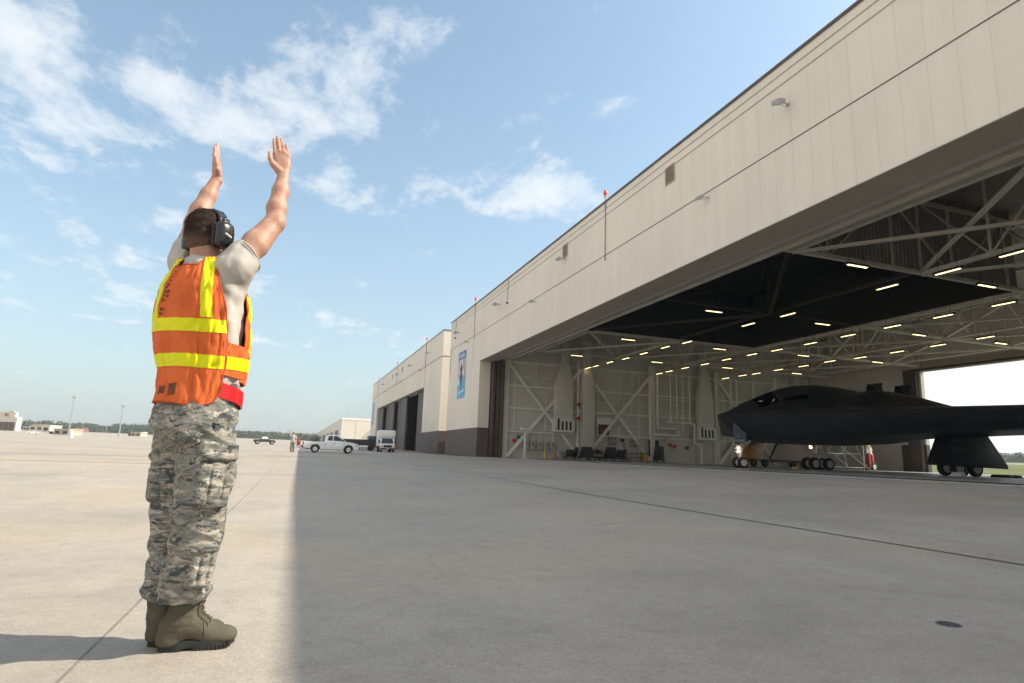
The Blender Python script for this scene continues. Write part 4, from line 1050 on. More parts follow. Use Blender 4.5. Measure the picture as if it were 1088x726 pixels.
m = MB(); m.prism([(AX + 10.6, ZF), (AX + 11.1, ZF), (AX + 10.95, ZF + .25), (AX + 10.75, ZF + .25)], AY - 8.2, AY - 7.6, 'y'); o = m.build('wheel_chock', M_WHITE, bevel=.01); setp(o, label='white wheel chock beside the near main gear door', category='chock')
for k in range(2):
    x = AX + 14.9 + k * .75; m = MB(); m.prism([(x - .3, ZF), (x + .3, ZF), (x + .1, ZF + .18), (x - .1, ZF + .18)], AY - 8.3, AY - 7.2, 'y'); o = m.build('wheel_chock', M_DKEQ, bevel=.01); setp(o, label='black wheel chock behind the near main gear, %s' % ('closer to the wheels' if k == 0 else 'farther from the wheels'), category='chock')
# maintenance stand of tubes
def stand(cx, cy):
    r = empty('maintenance_stand', (cx, cy, ZF), 0, 'tubular steel maintenance stand under the aircraft wing', 'stand')
    L, w_, h = 5.6, 2.4, 3.3
    for a in (-1, 1):
        for b in (-1, 1):
            m = MB(); m.tube([(cx + a * L / 2, cy + b * w_ / 2, ZF + .12), (cx + a * L * .24, cy + b * w_ * .35, ZF + h)], .045, 8); m.build('leg', M_GALV, r, smooth=True)
            m = MB(); m.lathe([(.02, -.05), (.12, -.05), (.12, .05), (.02, .05)], (cx + a * L / 2, cy + b * w_ / 2, ZF + .12), 'y', 14); m.build('castor', M_RUB, r)
    m = MB()
    for b in (-1, 1):
        y = cy + b * w_ / 2
        m.tube([(cx - L / 2, y, ZF + .25), (cx + L / 2, y, ZF + .25)], .035, 8); m.tube([(cx - L * .24, cy + b * w_ * .35, ZF + h - .1), (cx + L * .24, cy + b * w_ * .35, ZF + h - .1)], .035, 8)
        m.tube([(cx - L / 2, y, ZF + .25), (cx + .1, cy + b * w_ * .4, ZF + h * .66), (cx + L * .24, cy + b * w_ * .35, ZF + h)], .03, 8); m.tube([(cx + L / 2, y, ZF + .25), (cx - .1, cy + b * w_ * .4, ZF + h * .66), (cx - L * .24, cy + b * w_ * .35, ZF + h)], .03, 8)
        m.tube([(cx - L * .36, cy + b * w_ * .43, ZF + h * .5), (cx + L * .36, cy + b * w_ * .43, ZF + h * .5)], .028, 8); m.tube([(cx, y, ZF + .25), (cx, cy + b * w_ * .37, ZF + h)], .028, 8)
    for a in (-1, 1): m.tube([(cx + a * L / 2, cy - w_ / 2, ZF + .25), (cx + a * L / 2, cy + w_ / 2, ZF + .25)], .035, 8)
    m.build('brace', M_GALV, r, smooth=True)
    m = MB(); m.box((cx - L * .26, cy - w_ * .38, ZF + h + .04), (cx + L * .26, cy + w_ * .38, ZF + h + .1)); m.build('platform', M_GALV, r)
stand(54.2, 50.5)
# red fire bottle on wheels
ex, ey = 57.5, 49.3
r = empty('fire_extinguisher', (ex, ey, ZF), 0, 'red wheeled fire extinguisher with white hose by the rear door', 'fire extinguisher')
m = MB(); m.lathe([(.05, .25), (.32, .3), (.36, .45), (.36, 1.5), (.28, 1.75), (.1, 1.9), (.06, 2.0)], (ex, ey, ZF), 'z', 20); m.build('cylinder', M_REDP, r, smooth=True)
for s in (-1, 1): wheel_mb((ex, ey + .45 * s, ZF + .4), .4, .1).build('wheel', [M_RUB, M_RIM], r, smooth=True)
m = MB(); m.tube([(ex - .4, ey - .35, ZF + .3), (ex - .45, ey - .35, ZF + 2.3), (ex - .45, ey + .35, ZF + 2.3), (ex - .4, ey + .35, ZF + .3)], .035, 8); m.build('push_handle', M_WHITE, r)
m = MB(); m.lathe([(.05, -.08), (.42, -.06), (.42, .06), (.05, .08)], (ex - .1, ey, ZF + 2.15), 'y', 20); m.build('hose_reel', M_WHITE, r)
m = MB(); m.tube([(ex - .9, ey, ZF), (ex - .9, ey, ZF + 4.2)], .05, 8); o = m.build('white_pole', M_WHITE); setp(o, label='slim white pole standing beside the red extinguisher', category='pole')
m = MB(); m.box((ex + .1, ey + .5, ZF + 1.9), (ex + .8, ey + .6, ZF + 2.7)); m.tube([(ex + .45, ey + .65, ZF), (ex + .45, ey + .65, ZF + 2.6)], .035, 8); o = m.build('warning_board', M_YELP); setp(o, label='yellow warning board on a post behind the red extinguisher', category='sign')
# ---------------------------------------------------------------- vehicles and things out on the field
M_TRUCKW = mk('white_vehicle_paint', (.86, .87, .88), .3, var=.03, coat=.5)
M_BUMPER = mk('black_trim_plastic', (.03, .03, .032), .6, var=.15)
M_CHROME = mk('bright_metal', (.6, .6, .6), .25, var=.05, metal=.9)
M_WGLASS = glass('dark_vehicle_glass', (.012, .015, .018), .05)
M_TAIL = mk('red_tail_lens', (.45, .02, .015), .25, var=.05)
M_HEAD = mk('headlamp_glass', (.62, .63, .62), .1, var=.05)
M_AMBL = mk('amber_lens', (.80, .30, .03), .25, var=.05)
M_CARDARK = mk('dark_vehicle_paint', (.022, .024, .028), .3, var=.1, coat=.4)
M_CREAMB = mk('cream_building', (.66, .60, .50), .7, var=.05, scale=.2)
M_ROOFR = mk('red_brown_roof', (.24, .12, .09), .7, var=.1)
M_TREEB = mk('distant_bark', (.10, .075, .055), .9, var=.2)
def arch(cx, cz, r, n=9):
    return [(cx - r * math.cos(math.pi * k / n), cz + r * math.sin(math.pi * k / n)) for k in range(n + 1)]
def road_wheel(c, r, wd, parent, rim=None):
    w_ = wheel_mb(c, r, wd)
    return w_.build('wheel', [M_RUB, rim or M_RIM], parent, smooth=True)
def greenhouse(m, low, top, wl, wt):
    """tapered cab: low/top = side outlines (x, z) of the same count"""
    n = len(low); vs = []
    for s in (-1, 1):
        vs += [(x, s * wl, z) for x, z in low] + [(x, s * wt, z) for x, z in top]
    fs = []
    for s in (0, 1):
        o = s * 2 * n
        for i in range(n - 1): fs.append((o + i, o + i + 1, o + n + i + 1, o + n + i))
    for i in range(n - 1):
        fs.append((n + i, n + i + 1, 3 * n + i + 1, 3 * n + i)); fs.append((i, i + 1, 2 * n + i + 1, 2 * n + i))
    fs.append((0, n, 3 * n, 2 * n)); fs.append((n - 1, 2 * n - 1, 4 * n - 1, 3 * n - 1))
    m.add(vs, fs)
def side_glass(poly, wl, wt, zl, zt, off):
    """window panes on both tapered cab sides"""
    m = MB()
    for s in (-1, 1):
        P = []
        for x, z in poly:
            k = (z - zl) / (zt - zl); P.append((x, s * (wl + (wt - wl) * k + off), z))
        m.add(P, [tuple(range(len(P)))])
    return m
def make_pickup(loc, rz, label):
    r = empty('pickup_truck', loc, rz, label, 'pickup truck'); r['_org'] = [0., 0., 0.]
    m = MB()
    prof = [(.06, .52), (.02, .80), (.06, 1.06), (2.02, 1.08), (2.05, 1.12), (4.0, 1.12), (4.75, 1.05), (5.18, .94), (5.30, .80), (5.34, .50), (5.2, .36)] + [(4.81, .36)] + [p for p in reversed(arch(4.33, .38, .47))] + [(3.85, .36), (1.65, .36)] + [p for p in reversed(arch(1.17, .38, .47))] + [(.70, .40), (.2, .46)]
    m.prism(prof, -.93, .93, 'y'); m.build('body', M_TRUCKW, r, bevel=.035, auto=50)
    m = MB(); m.box((.3, -.80, .34), (5.0, .80, .80)); m.build('underbody', M_BUMPER, r)
    m = MB(); greenhouse(m, [(2.03, 1.10), (2.9, 1.10), (4.1, 1.11)], [(2.22, 1.74), (2.9, 1.78), (3.35, 1.74)], .90, .70); m.build('cab', M_TRUCKW, r, bevel=.04)
    g = side_glass([(2.28, 1.22), (2.36, 1.64), (2.76, 1.67), (2.76, 1.20)], .90, .70, 1.10, 1.76, .012)
    for s in (0, 1): pass
    g.build('rear_side_window', M_WGLASS, r)
    side_glass([(2.84, 1.20), (2.84, 1.67), (3.22, 1.66), (3.86, 1.20)], .90, .70, 1.10, 1.76, .012).build('side_window', M_WGLASS, r)
    m = MB(); m.add([(4.06, -.80, 1.17), (4.06, .80, 1.17), (3.40, .64, 1.70), (3.40, -.64, 1.70)], [(0, 1, 2, 3)]); m.build('windscreen', M_WGLASS, r)
    m = MB(); m.add([(2.065, -.75, 1.25), (2.065, .75, 1.25), (2.185, .62, 1.66), (2.185, -.62, 1.66)], [(0, 1, 2, 3)]); m.build('rear_window', M_WGLASS, r)
    m = MB(); m.box((.25, -.80, 1.075), (1.95, .80, 1.092)); m.build('bed_floor', M_BUMPER, r)
    for x in (1.17, 4.33):
        for s in (-1, 1): road_wheel((x, s * .80, .375), .375, .25, r)
    m = MB(); m.box((-.12, -.88, .50), (.05, .88, .68)); m.build('rear_bumper', M_BUMPER, r, bevel=.03)
    m = MB(); m.box((5.30, -.86, .42), (5.42, .86, .62)); m.build('front_bumper', M_BUMPER, r, bevel=.03)
    for s in (-1, 1):
        m = MB(); m.box((-.005, s * .78, .76), (.10, s * .945, 1.03)); m.build('tail_light', M_TAIL, r, bevel=.01)
        m = MB(); m.prism([(5.0, .80), (5.31, .74), (5.28, .86), (4.92, .97)], s * .66, s * .945, 'y'); m.build('headlight', M_HEAD, r, bevel=.01)
        m = MB(); m.box((3.72, s * .92, 1.15), (3.86, s * 1.08, 1.32)); m.build('mirror', M_BUMPER, r, bevel=.03)
        m = MB(); m.box((2.95, s * .925, .95), (3.12, s * .955, .985)); m.build('door_handle', M_BUMPER, r)
    m = MB(); m.box((5.29, -.62, .62), (5.345, .62, .86)); m.build('grille', M_BUMPER, r)
    m = MB()
    for s in (-1, 1):
        for x in (2.06, 2.80, 3.92): m.box((x, s * .9305, .48), (x + .014, s * .9325, 1.08))
    m.build('door_seam', M_BUMPER, r)
    return r
px, py = 3.32, 64.0
make_pickup((px - 2.6, py, ground(px, py)), 0, 'white extended cab pickup truck parked side on in the hangar shadow')
def make_boxtruck(loc, rz, label):
    r = empty('box_truck', loc, rz, label, 'box truck'); r['_org'] = [0., 0., 0.]
    # length along +x, nose at +x
    m = MB(); m.prism([(4.35, .42), (4.35, 1.95), (4.75, 1.98), (5.15, 1.22), (6.0, 1.10), (6.12, .95), (6.12, .50), (6.0, .42), (5.86, .42)] + list(reversed(arch(5.35, .40, .46))) + [(4.86, .42)], -.99, .99, 'y'); m.build('cab', M_TRUCKW, r, bevel=.05, auto=50)
    m = MB(); m.box((0, -1.14, .85), (4.34, 1.14, 3.12)); m.prism([(4.345, 2.0), (4.75, 2.02), (4.9, 2.3), (4.82, 2.9), (4.55, 3.12), (4.345, 3.12)], -1.12, 1.12, 'y'); m.build('cargo_box', M_WHITE, r, bevel=.04)
    m = MB(); m.box((.1, -.85, .38), (5.2, .85, .84)); m.build('chassis', M_BUMPER, r)
    m = MB(); m.add([(5.17, -.86, 1.24), (5.17, .86, 1.24), (4.80, .74, 1.94), (4.80, -.74, 1.94)], [(0, 1, 2, 3)]); m.build('windscreen', M_WGLASS, r)
    for s in (-1, 1):
        m = MB(); m.add([(4.45, s * .996, 1.25), (5.05, s * .996, 1.25), (4.78, s * .996, 1.85), (4.45, s * .996, 1.85)], [(0, 1, 2, 3)]); m.build('side_window', M_WGLASS, r)
        m = MB(); m.box((4.98, s * 1.02, 1.25), (5.08, s * 1.24, 1.72)); m.build('mirror', M_BUMPER, r, bevel=.02)
        m = MB(); m.box((6.05, s * .62, .84), (6.145, s * .93, 1.04)); m.build('headlight', M_HEAD, r, bevel=.02)
        m = MB(); m.box((6.04, s * .66, .68), (6.14, s * .97, .82)); m.build('indicator', M_AMBL, r, bevel=.02)
        road_wheel((5.35, s * .86, .40), .40, .24, r); road_wheel((1.2, s * .84, .40), .40, .46, r)
    m = MB(); m.box((6.1, -.58, .66), (6.14, .58, 1.02)); m.build('grille', M_BUMPER, r, bevel=.01)
    m = MB(); m.box((6.08, -1.0, .38), (6.26, 1.0, .60)); m.build('front_bumper', M_BUMPER, r, bevel=.03)
    m = MB(); m.box((6.262, -.2, .42), (6.272, .2, .56)); m.build('number_plate', M_GREYBOX, r)
    return r
make_boxtruck((12.6, 94.2, ground(12.6, 91)), rad(-92), 'white box truck with amber lamps, front on before the brown doors')
r = empty('flatbed_trailer', (8.7, 100.0, ground(8.7, 100)), 0, 'dark flatbed trailer parked between the white pickup and the box truck', 'trailer')
g0 = ground(8.7, 100)
m = MB(); m.box((6.4, 98.8, g0 + .75), (12.6, 101.2, g0 + 1.05)); m.box((6.4, 98.8, g0 + 1.052), (12.6, 98.9, g0 + 1.7)); m.box((6.4, 101.1, g0 + 1.052), (12.6, 101.2, g0 + 1.7)); m.build('bed', M_CARDARK, r)
m = MB(); m.box((10.8, 98.9, g0 + 1.06), (12.5, 101.0, g0 + 2.3)); m.build('load', M_CARDARK, r, bevel=.05)
for x in (7.3, 8.2, 11.4):
    for y in (98.95, 101.05): road_wheel((x, y, g0 + .42), .42, .3, r, M_BUMPER)
# small dark utility vehicle far out
p = ground_hit(281, 472.3)
r = empty('utility_vehicle', tuple(p), rad(8), 'small dark open utility vehicle far out on the apron', 'vehicle')
m = MB(); m.prism([(-2.2, .45), (-2.2, .95), (-.9, 1.0), (-.7, 1.0), (.6, 1.0), (1.9, .9), (2.1, .5)], -.85, .85, 'y'); m.build('body', M_CARDARK, r, bevel=.05, local=True)
m = MB(); greenhouse(m, [(-1.0, 1.0), (0, 1.0), (.9, 1.0)], [(-.75, 1.7), (0, 1.75), (.4, 1.7)], .8, .65); m.build('cab', M_CARDARK, r, bevel=.04, local=True)
side_glass([(-.75, 1.1), (-.6, 1.6), (.3, 1.6), (.65, 1.1)], .8, .65, 1.0, 1.75, .012).build('side_window', M_HEAD, r, local=True)
for x in (-1.45, 1.4):
    for s in (-1, 1): wheel_mb((x, s * .75, .42), .42, .26).build('wheel', [M_RUB, M_CHROME], r, smooth=True, local=True)
# red extinguisher cart behind the second marshaller
p = ground_hit(317, 475.6)
r = empty('fire_extinguisher', tuple(p), 0, 'small dark red fire extinguisher cart behind the distant marshaller', 'fire extinguisher')
m = MB(); m.lathe([(.05, .2), (.26, .22), (.28, .4), (.28, 1.05), (.18, 1.25), (.05, 1.32)], (0, 0, 0), 'z', 16); m.build('cylinder', mk('deep_red', (.25, .025, .02), .45), r, smooth=True, local=True)
for s in (-1, 1): wheel_mb((0, .34 * s, .25), .25, .08).build('wheel', [M_RUB, M_RIM], r, smooth=True, local=True)
m = MB(); m.tube([(-.3, -.25, .2), (-.35, -.25, 1.35), (-.35, .25, 1.35), (-.3, .25, .2)], .025, 6); m.build('push_handle', M_BUMPER, r, local=True)

# ------------------------------------------------------------ far edge of the airfield
def px_size(p): return math.sqrt(sum((p - EYE) ** 2)) / F_PX
# left hangar with brown doors
p = ground_hit(-4, 457.2, 900); FWD = -CW[:, 2]; k = float((p - EYE) @ FWD) / F_PX
az = -rad(19)
r = empty('distant_hangar', tuple(p), az, 'distant white hangar with a row of brown doors at the left edge', 'hangar')
m = MB(); m.box((-60 * k, 0, -1), (20 * k, 7 * k, 14.5 * k)); m.build('wall', M_CREAMB, r, local=True)
m = MB(); m.box((-60 * k, 2 * k, 14.5 * k), (16 * k, 6 * k, 19.5 * k)); m.build('upper_storey', M_CREAMB, r, local=True)
m = MB(); m.box((6 * k, -.01 * k, 15.5 * k), (9 * k, 1.99 * k, 18 * k)); m.build('louvre', M_ROOFR, r, local=True)
for i in range(7):
    a = (12.5 - i * 6.2) * k
    m = MB(); m.box((a, -.3 * k, 0), (a + 5.7 * k, -.02 * k, 9 * k)); m.build('door', M_DOORLEAF, r, local=True)
m = MB(); m.box((8 * k, 3 * k, 19.5 * k), (13 * k, 5 * k, 20.8 * k)); m.build('roof_unit', M_GREYBOX, r, local=True)
def bld(u0, u1, vb, h, mat, label, roof=None, win=0, cat='building', depth=6):
    p0 = ground_hit((u0 + u1) / 2, vb, 900); k = float((p0 - EYE) @ FWD) / F_PX; w_ = (u1 - u0) * k
    az = -rad(19)
    r = empty('field_building', tuple(p0), az, label, cat)
    m = MB(); m.box((-w_ / 2, 0, -.6), (w_ / 2, depth, h * k)); m.build('wall', mat, r, local=True)
    if roof is not None:
        m = MB(); m.prism([(-.3, h * k), (depth + .3, h * k), (depth / 2, h * k * 1.35)], -w_ / 2 - .3, w_ / 2 + .3, 'x'); m.build('roof', roof, r, local=True)
    else:
        m = MB(); m.box((-w_ / 2 - .15, -.15, h * k), (w_ / 2 + .15, depth + .15, h * k + .25)); m.build('roof', mat, r, local=True)
    for i in range(win):
        c = -w_ / 2 + w_ * (i + .5) / win
        m = MB(); m.box((c - w_ * .28 / win, -.06, h * k * .25), (c + w_ * .28 / win, -.005, h * k * .72)); m.build('window', M_LDARK, r, local=True)
    return r, k
bld(24, 31, 457.5, 4, M_GREYBOX, 'low grey shed beside the distant white hangar', win=2)
bld(30.5, 45, 458, 5.5, M_CREAMB, 'white house with a reddish roof behind the parked white vehicle', M_ROOFR, 2)
bld(44, 52, 459.5, 7, M_CREAMB, 'small cream block right of the red roofed house', None, 1)
bld(56.5, 72.5, 462.2, 5.6, mk('tan_cabin', (.48, .40, .31), .7), 'tan cabin with dark windows by the left light mast', None, 2, 'cabin', 5)
bld(77.5, 87.5, 459, 3.2, M_ROOFR, 'low brown building behind the left light mast', M_ROOFR, 0)
bld(138.5, 149, 463.7, 3.6, mk('tan_shed', (.50, .42, .34), .7), 'tan shed with one dark opening right of the right light mast', None, 2, 'shed', 4)
bld(149, 152, 463.8, 3.9, M_WHITE, 'white tank cabinet joined to the right of the tan shed', None, 0, 'cabinet', 2)
bld(52, 56.5, 461.2, 1.8, M_CARDARK, 'dark low equipment block left of the tan cabin', None, 0, 'equipment', 3)
bld(136.2, 138.4, 463.4, 1.8, M_CARDARK, 'dark low equipment block left of the tan shed', None, 0, 'equipment', 3)
# white parked vehicle
p = ground_hit(41.5, 461.6, 900)
o = copy_tree(bpy.data.objects['pickup_truck']); o.location = tuple(p); o.rotation_euler = (0, 0, math.atan2(-p[0], p[1]) + math.pi); o['label'] = 'white vehicle parked far off before the red roofed house'
k = float((p - EYE) @ FWD) / F_PX; s = 11.0 * k / 5.4; o.scale = (s, s, s)
# light masts
def mast(u, vb, vt, ut, label):
    p = ground_hit(u, vb, 900); k = float((p - EYE) @ FWD) / F_PX; h = (vb - vt) * k * 1.0
    r = empty('light_mast', tuple(p), 0, label, 'light mast', 'tall light masts on the apron')
    m = MB(); m.tube([(0, 0, 0), (0, 0, h)], [.30 * k / .35, .12 * k / .35], 8); m.build('pole', M_GALV, r, local=True, smooth=True)
    m = MB(); m.lathe([(.05, h - .2), (1.9 * k, h), (1.9 * k, h + .5 * k), (.05, h + .6 * k)], (0, 0, 0), 'z', 12); m.build('crown_ring', M_GALV, r, local=True)
    for q in range(6):
        a = 2 * math.pi * q / 6
        m = MB(); m.cbox((2.1 * k * math.cos(a), 2.1 * k * math.sin(a), h + 1.6 * k), (.55 * k, .55 * k, .7 * k)); m.build('lamp_head', M_LENS, r, local=True)
    m = MB(); m.box((-.9 * k, -.9 * k, 0), (.9 * k, .9 * k, 2.2 * k)); m.build('base', M_GREYBOX, r, local=True)
mast(72.3, 463.5, 422.5, 75, 'taller light mast, left of the two, standing by the tan cabin')
mast(126, 464.8, 432, 129, 'shorter light mast, right of the two, near the water tower')
p = ground_hit(75, 466, 900); k = float((p - EYE) @ FWD) / F_PX
m = MB(); m.lathe([(1.2 * k, 0), (1.9 * k, .3 * k), (1.9 * k, 7.5 * k), (1.2 * k, 8.3 * k), (.2 * k, 8.6 * k)], tuple(p), 'z', 16); o = m.build('storage_tank', M_WHITE, smooth=True); setp(o, label='upright white storage tank at the foot of the left light mast', category='tank')
# water tower
p = ground_hit(124, 459.6, 1400); k = float((p - EYE) @ FWD) / F_PX
r = empty('water_tower', tuple(p), 0, 'pale round water tower rising over the tree line', 'water tower')
m = MB(); m.tube([(0, 0, 0), (0, 0, 5 * k)], [.8 * k, .5 * k], 10); m.build('column', M_WHITE, r, smooth=True, local=True)
m = MB(); m.lathe([(.3 * k, 4 * k), (1.3 * k, 4.6 * k), (2.0 * k, 5.8 * k), (2.1 * k, 6.6 * k), (1.7 * k, 7.8 * k), (.9 * k, 8.5 * k), (.1 * k, 8.7 * k)], (0, 0, 0), 'z', 18); m.build('tank', mk('pale_tank', (.66, .62, .60), .5), r, smooth=True, local=True)
# slim far poles
for u, vb, h in ((88, 459, 10), (112.5, 460.5, 11)):
    p = ground_hit(u, vb, 1000); k = float((p - EYE) @ FWD) / F_PX
    m = MB(); m.tube([tuple(p), (p[0], p[1], p[2] + h * k)], .22 * k, 6); o = m.build('far_pole', M_GALV); setp(o, label='slim far pole above the trees, %s of the two' % ('left' if u < 100 else 'right'), category='pole')

# ------------------------------------------------------------ woods round the airfield
def leaf_mat(name, base):
    t = NT(name); P = t.pos()
    a = t.noise(P, .09, 3); b = t.noise(P, 1.2, 4)
    c = t.ramp(a, [(.3, C3(base, .75)), (.7, (base[0] * 1.35, base[1] * 1.25, base[2] * 1.1))])
    c = t.mix(1., c, t.ramp(b, [(.2, .75), (.8, 1.25)]), 'MULTIPLY')
    t.col(c); t.rough(.85); t.b.inputs['Specular IOR Level'].default_value = .2
    return t.m
M_LEAF = leaf_mat('far_foliage', (.060, .085, .042))
def wood(name, spots, mat, n_clump, seed, trunk=True):
    """a far wood as one mass: crowns of many small leaf clumps"""
    g = np.random.default_rng(seed); vs = []; fs = []
    for (x, y, h, rr) in spots:
        z0 = ground(x, y)
        n = int(n_clump * (rr / 4.0) ** 1.2)
        lob = [(g.normal(0, rr * .45), g.normal(0, rr * .45), h * g.uniform(.12, .85), rr * g.uniform(.38, .66)) for _ in range(9)]
        for _ in range(n):
            lx, ly, lz, lr = lob[g.integers(7)]
            d = g.normal(size=3); d /= np.linalg.norm(d); q = lr * g.uniform(.55, 1.05)
            c = np.array([x + lx + d[0] * q, y + ly + d[1] * q, z0 + max(.3, lz + d[2] * q * .8)])
            a = g.normal(size=3); a /= np.linalg.norm(a); b = np.cross(a, g.normal(size=3)); b /= np.linalg.norm(b)
            s = g.uniform(.4, .8) * rr / 5
            k = len(vs); vs += [tuple(c + a * s), tuple(c + b * s), tuple(c - a * s * .8), tuple(c - b * s)]; fs.append((k, k + 1, k + 2, k + 3))
        if trunk:
            k = len(vs); w_ = .25
            vs += [(x - w_, y, z0), (x + w_, y, z0), (x + w_ * .6, y, z0 + h * .6), (x - w_ * .6, y, z0 + h * .6)]; fs.append((k, k + 1, k + 2, k + 3))
    me = bpy.data.meshes.new(name); me.from_pydata(vs, [], fs)
    o = link_mesh(name, me, mat); o['kind'] = 'stuff'; return o
sp = []
g = np.random.default_rng(5)
# left tree line: runs from far left towards the far end of the hangars
for i in range(640):
    u = g.uniform(-160, 365); dd = g.uniform(560, 640)
    r_ = ray(u, 462); r_ = r_ / math.hypot(r_[0], r_[1])
    x, y = r_[0] * dd, r_[1] * dd
    h = g.uniform(4.0, 6.6) if u > 20 else g.uniform(2.5, 4.5)
    if 130 < u < 165: h *= 1.25
    if 100 < u < 118: h *= .72
    sp.append((x, y, h, g.uniform(4.0, 6.5)))
wood('far_woodland', sp, M_LEAF, 70, 21, False)
sp = []
for i in range(360):
    x = g.uniform(352, 380); y = g.uniform(20, 420); sp.append((x, y, g.uniform(3.5, 5.5), g.uniform(3, 4.6)))
wood('far_woodland', sp, M_LEAF, 80, 22, False)
# ---------------------------------------------------------------- signed-distance modelling for people
class Vol:
    """a field of blended shapes, meshed with surface nets"""
    def __init__(s, lo, hi, h):
        s.lo = np.array(lo, float); s.h = h
        n = np.ceil((np.array(hi) - s.lo) / h).astype(int) + 1
        s.n = n; s.F = np.full(tuple(n), .12, np.float32)
    def _reg(s, a, b, pad):
        i0 = np.maximum(0, np.floor((np.minimum(a, b) - pad - s.lo) / s.h).astype(int)); i1 = np.minimum(s.n, np.ceil((np.maximum(a, b) + pad - s.lo) / s.h).astype(int) + 1)
        g = [s.lo[k] + s.h * np.arange(i0[k], i1[k]) for k in range(3)]
        sl_ = tuple(slice(i0[k], i1[k]) for k in range(3))
        return sl_, g[0][:, None, None], g[1][None, :, None], g[2][None, None, :]
    def _mix(s, sl_, d, k, sub=False):
        A = s.F[sl_]; d = d.astype(np.float32)
        if sub: A = -A
        if k <= 0: R = np.minimum(A, d)
        else:
            h = np.maximum(k - np.abs(A - d), 0) / k; R = np.minimum(A, d) - h * h * k * .25
        s.F[sl_] = -R if sub else R
    def cone(s, a, b, ra, rb, k=.02, sub=False):
        a = np.array(a, float); b = np.array(b, float); pad = max(ra, rb) + k + .03
        sl_, X, Y, Z = s._reg(a, b, pad); d = b - a; L2 = max(1e-9, d @ d)
        t = np.clip(((X - a[0]) * d[0] + (Y - a[1]) * d[1] + (Z - a[2]) * d[2]) / L2, 0, 1)
        q = np.sqrt((X - a[0] - t * d[0]) ** 2 + (Y - a[1] - t * d[1]) ** 2 + (Z - a[2] - t * d[2]) ** 2) - (ra + (rb - ra) * t)
        s._mix(sl_, q, k, sub); return s
    def chain(s, pts, rs, k=.02):
        for i in range(len(pts) - 1): s.cone(pts[i], pts[i + 1], rs[i], rs[i + 1], k)
        return s
    def ell(s, c, r, ax=None, k=.02, sub=False):
        """ellipsoid; ax: three unit axes"""
        c = np.array(c, float); r = np.array(r, float); ax = np.eye(3) if ax is None else np.array(ax)
        pad = r.max() + k + .03; sl_, X, Y, Z = s._reg(c, c, pad)
        P = [(X - c[0]) * ax[i][0] + (Y - c[1]) * ax[i][1] + (Z - c[2]) * ax[i][2] for i in range(3)]
        k0 = np.sqrt(sum((P[i] / r[i]) ** 2 for i in range(3))); k1 = np.sqrt(sum((P[i] / r[i] ** 2) ** 2 for i in range(3))) + 1e-6
        s._mix(sl_, np.where(k0 < .05, -r.min(), k0 * (k0 - 1) / k1), k, sub); return s
    def merge(s, o, k):
        s._mix((slice(None),) * 3, o.F, k)
    def box(s, c, hsz, ax=None, rr=.01, k=.01, sub=False):
        c = np.array(c, float); ax = np.eye(3) if ax is None else np.array(ax); hsz = np.array(hsz, float) - rr
        pad = np.linalg.norm(hsz) + rr + k + .02; sl_, X, Y, Z = s._reg(c, c, pad)
        P = [np.abs((X - c[0]) * ax[i][0] + (Y - c[1]) * ax[i][1] + (Z - c[2]) * ax[i][2]) - hsz[i] for i in range(3)]
        q = np.sqrt(sum(np.maximum(p, 0) ** 2 for p in P)) + np.minimum(np.maximum(P[0], np.maximum(P[1], P[2])), 0) - rr
        s._mix(sl_, q, k, sub); return s
    def cut(s, c, nrm):
        """keep only the side the normal points away from"""
        nrm = np.array(nrm, float) / np.linalg.norm(nrm); sl_, X, Y, Z = s._reg(s.lo, s.lo + s.n * s.h, 0)
        d = (X - c[0]) * nrm[0] + (Y - c[1]) * nrm[1] + (Z - c[2]) * nrm[2]
        s.F = np.maximum(s.F, d.astype(np.float32)); return s
    def mesh(s):
        F = s.F; S = F < 0; n = F.shape
        c = np.zeros((n[0] - 1, n[1] - 1, n[2] - 1), np.int8)
        for i in (0, 1):
            for j in (0, 1):
                for k in (0, 1): c += S[i:n[0] - 1 + i, j:n[1] - 1 + j, k:n[2] - 1 + k]
        act = (c > 0) & (c < 8); I = np.argwhere(act)
        idx = np.full(act.shape, -1, np.int64); idx[act] = np.arange(len(I))
        acc = np.zeros((len(I), 3)); cnt = np.zeros(len(I))
        off = [(i, j, k) for i in (0, 1) for j in (0, 1) for k in (0, 1)]
        for a in off:
            for ax in range(3):
                if a[ax]: continue
                b = list(a); b[ax] = 1
                fa = F[I[:, 0] + a[0], I[:, 1] + a[1], I[:, 2] + a[2]]; fb = F[I[:, 0] + b[0], I[:, 1] + b[1], I[:, 2] + b[2]]
                m = (fa < 0) != (fb < 0); t = np.where(m, fa / np.where(fa == fb, 1, fa - fb), 0)
                p = np.array(a, float) + np.outer(t, np.array(b) - np.array(a)); acc[m] += p[m]; cnt[m] += 1
        V = s.lo + s.h * (I + acc / cnt[:, None]); fs = []
        for ax in range(3):
            u, v = [q for q in range(3) if q != ax]
            sa = [slice(None)] * 3; sb = [slice(None)] * 3; sa[ax] = slice(0, -1); sb[ax] = slice(1, None)
            E = np.argwhere(S[tuple(sa)] != S[tuple(sb)])
            E = E[(E[:, u] > 0) & (E[:, v] > 0) & (E[:, u] < n[u] - 1) & (E[:, v] < n[v] - 1)]
            q = []
            for du, dv in ((0, 0), (1, 0), (1, 1), (0, 1)):
                e = E.copy(); e[:, u] -= du; e[:, v] -= dv; q.append(idx[e[:, 0], e[:, 1], e[:, 2]])
            q = np.stack(q, 1)
            flip = S[E[:, 0], E[:, 1], E[:, 2]] ^ (ax == 1)
            q[flip] = q[flip][:, ::-1]
            fs.append(q)
        fs = np.concatenate(fs); fs = fs[(fs >= 0).all(1)]
        Q = V - V.mean(0)
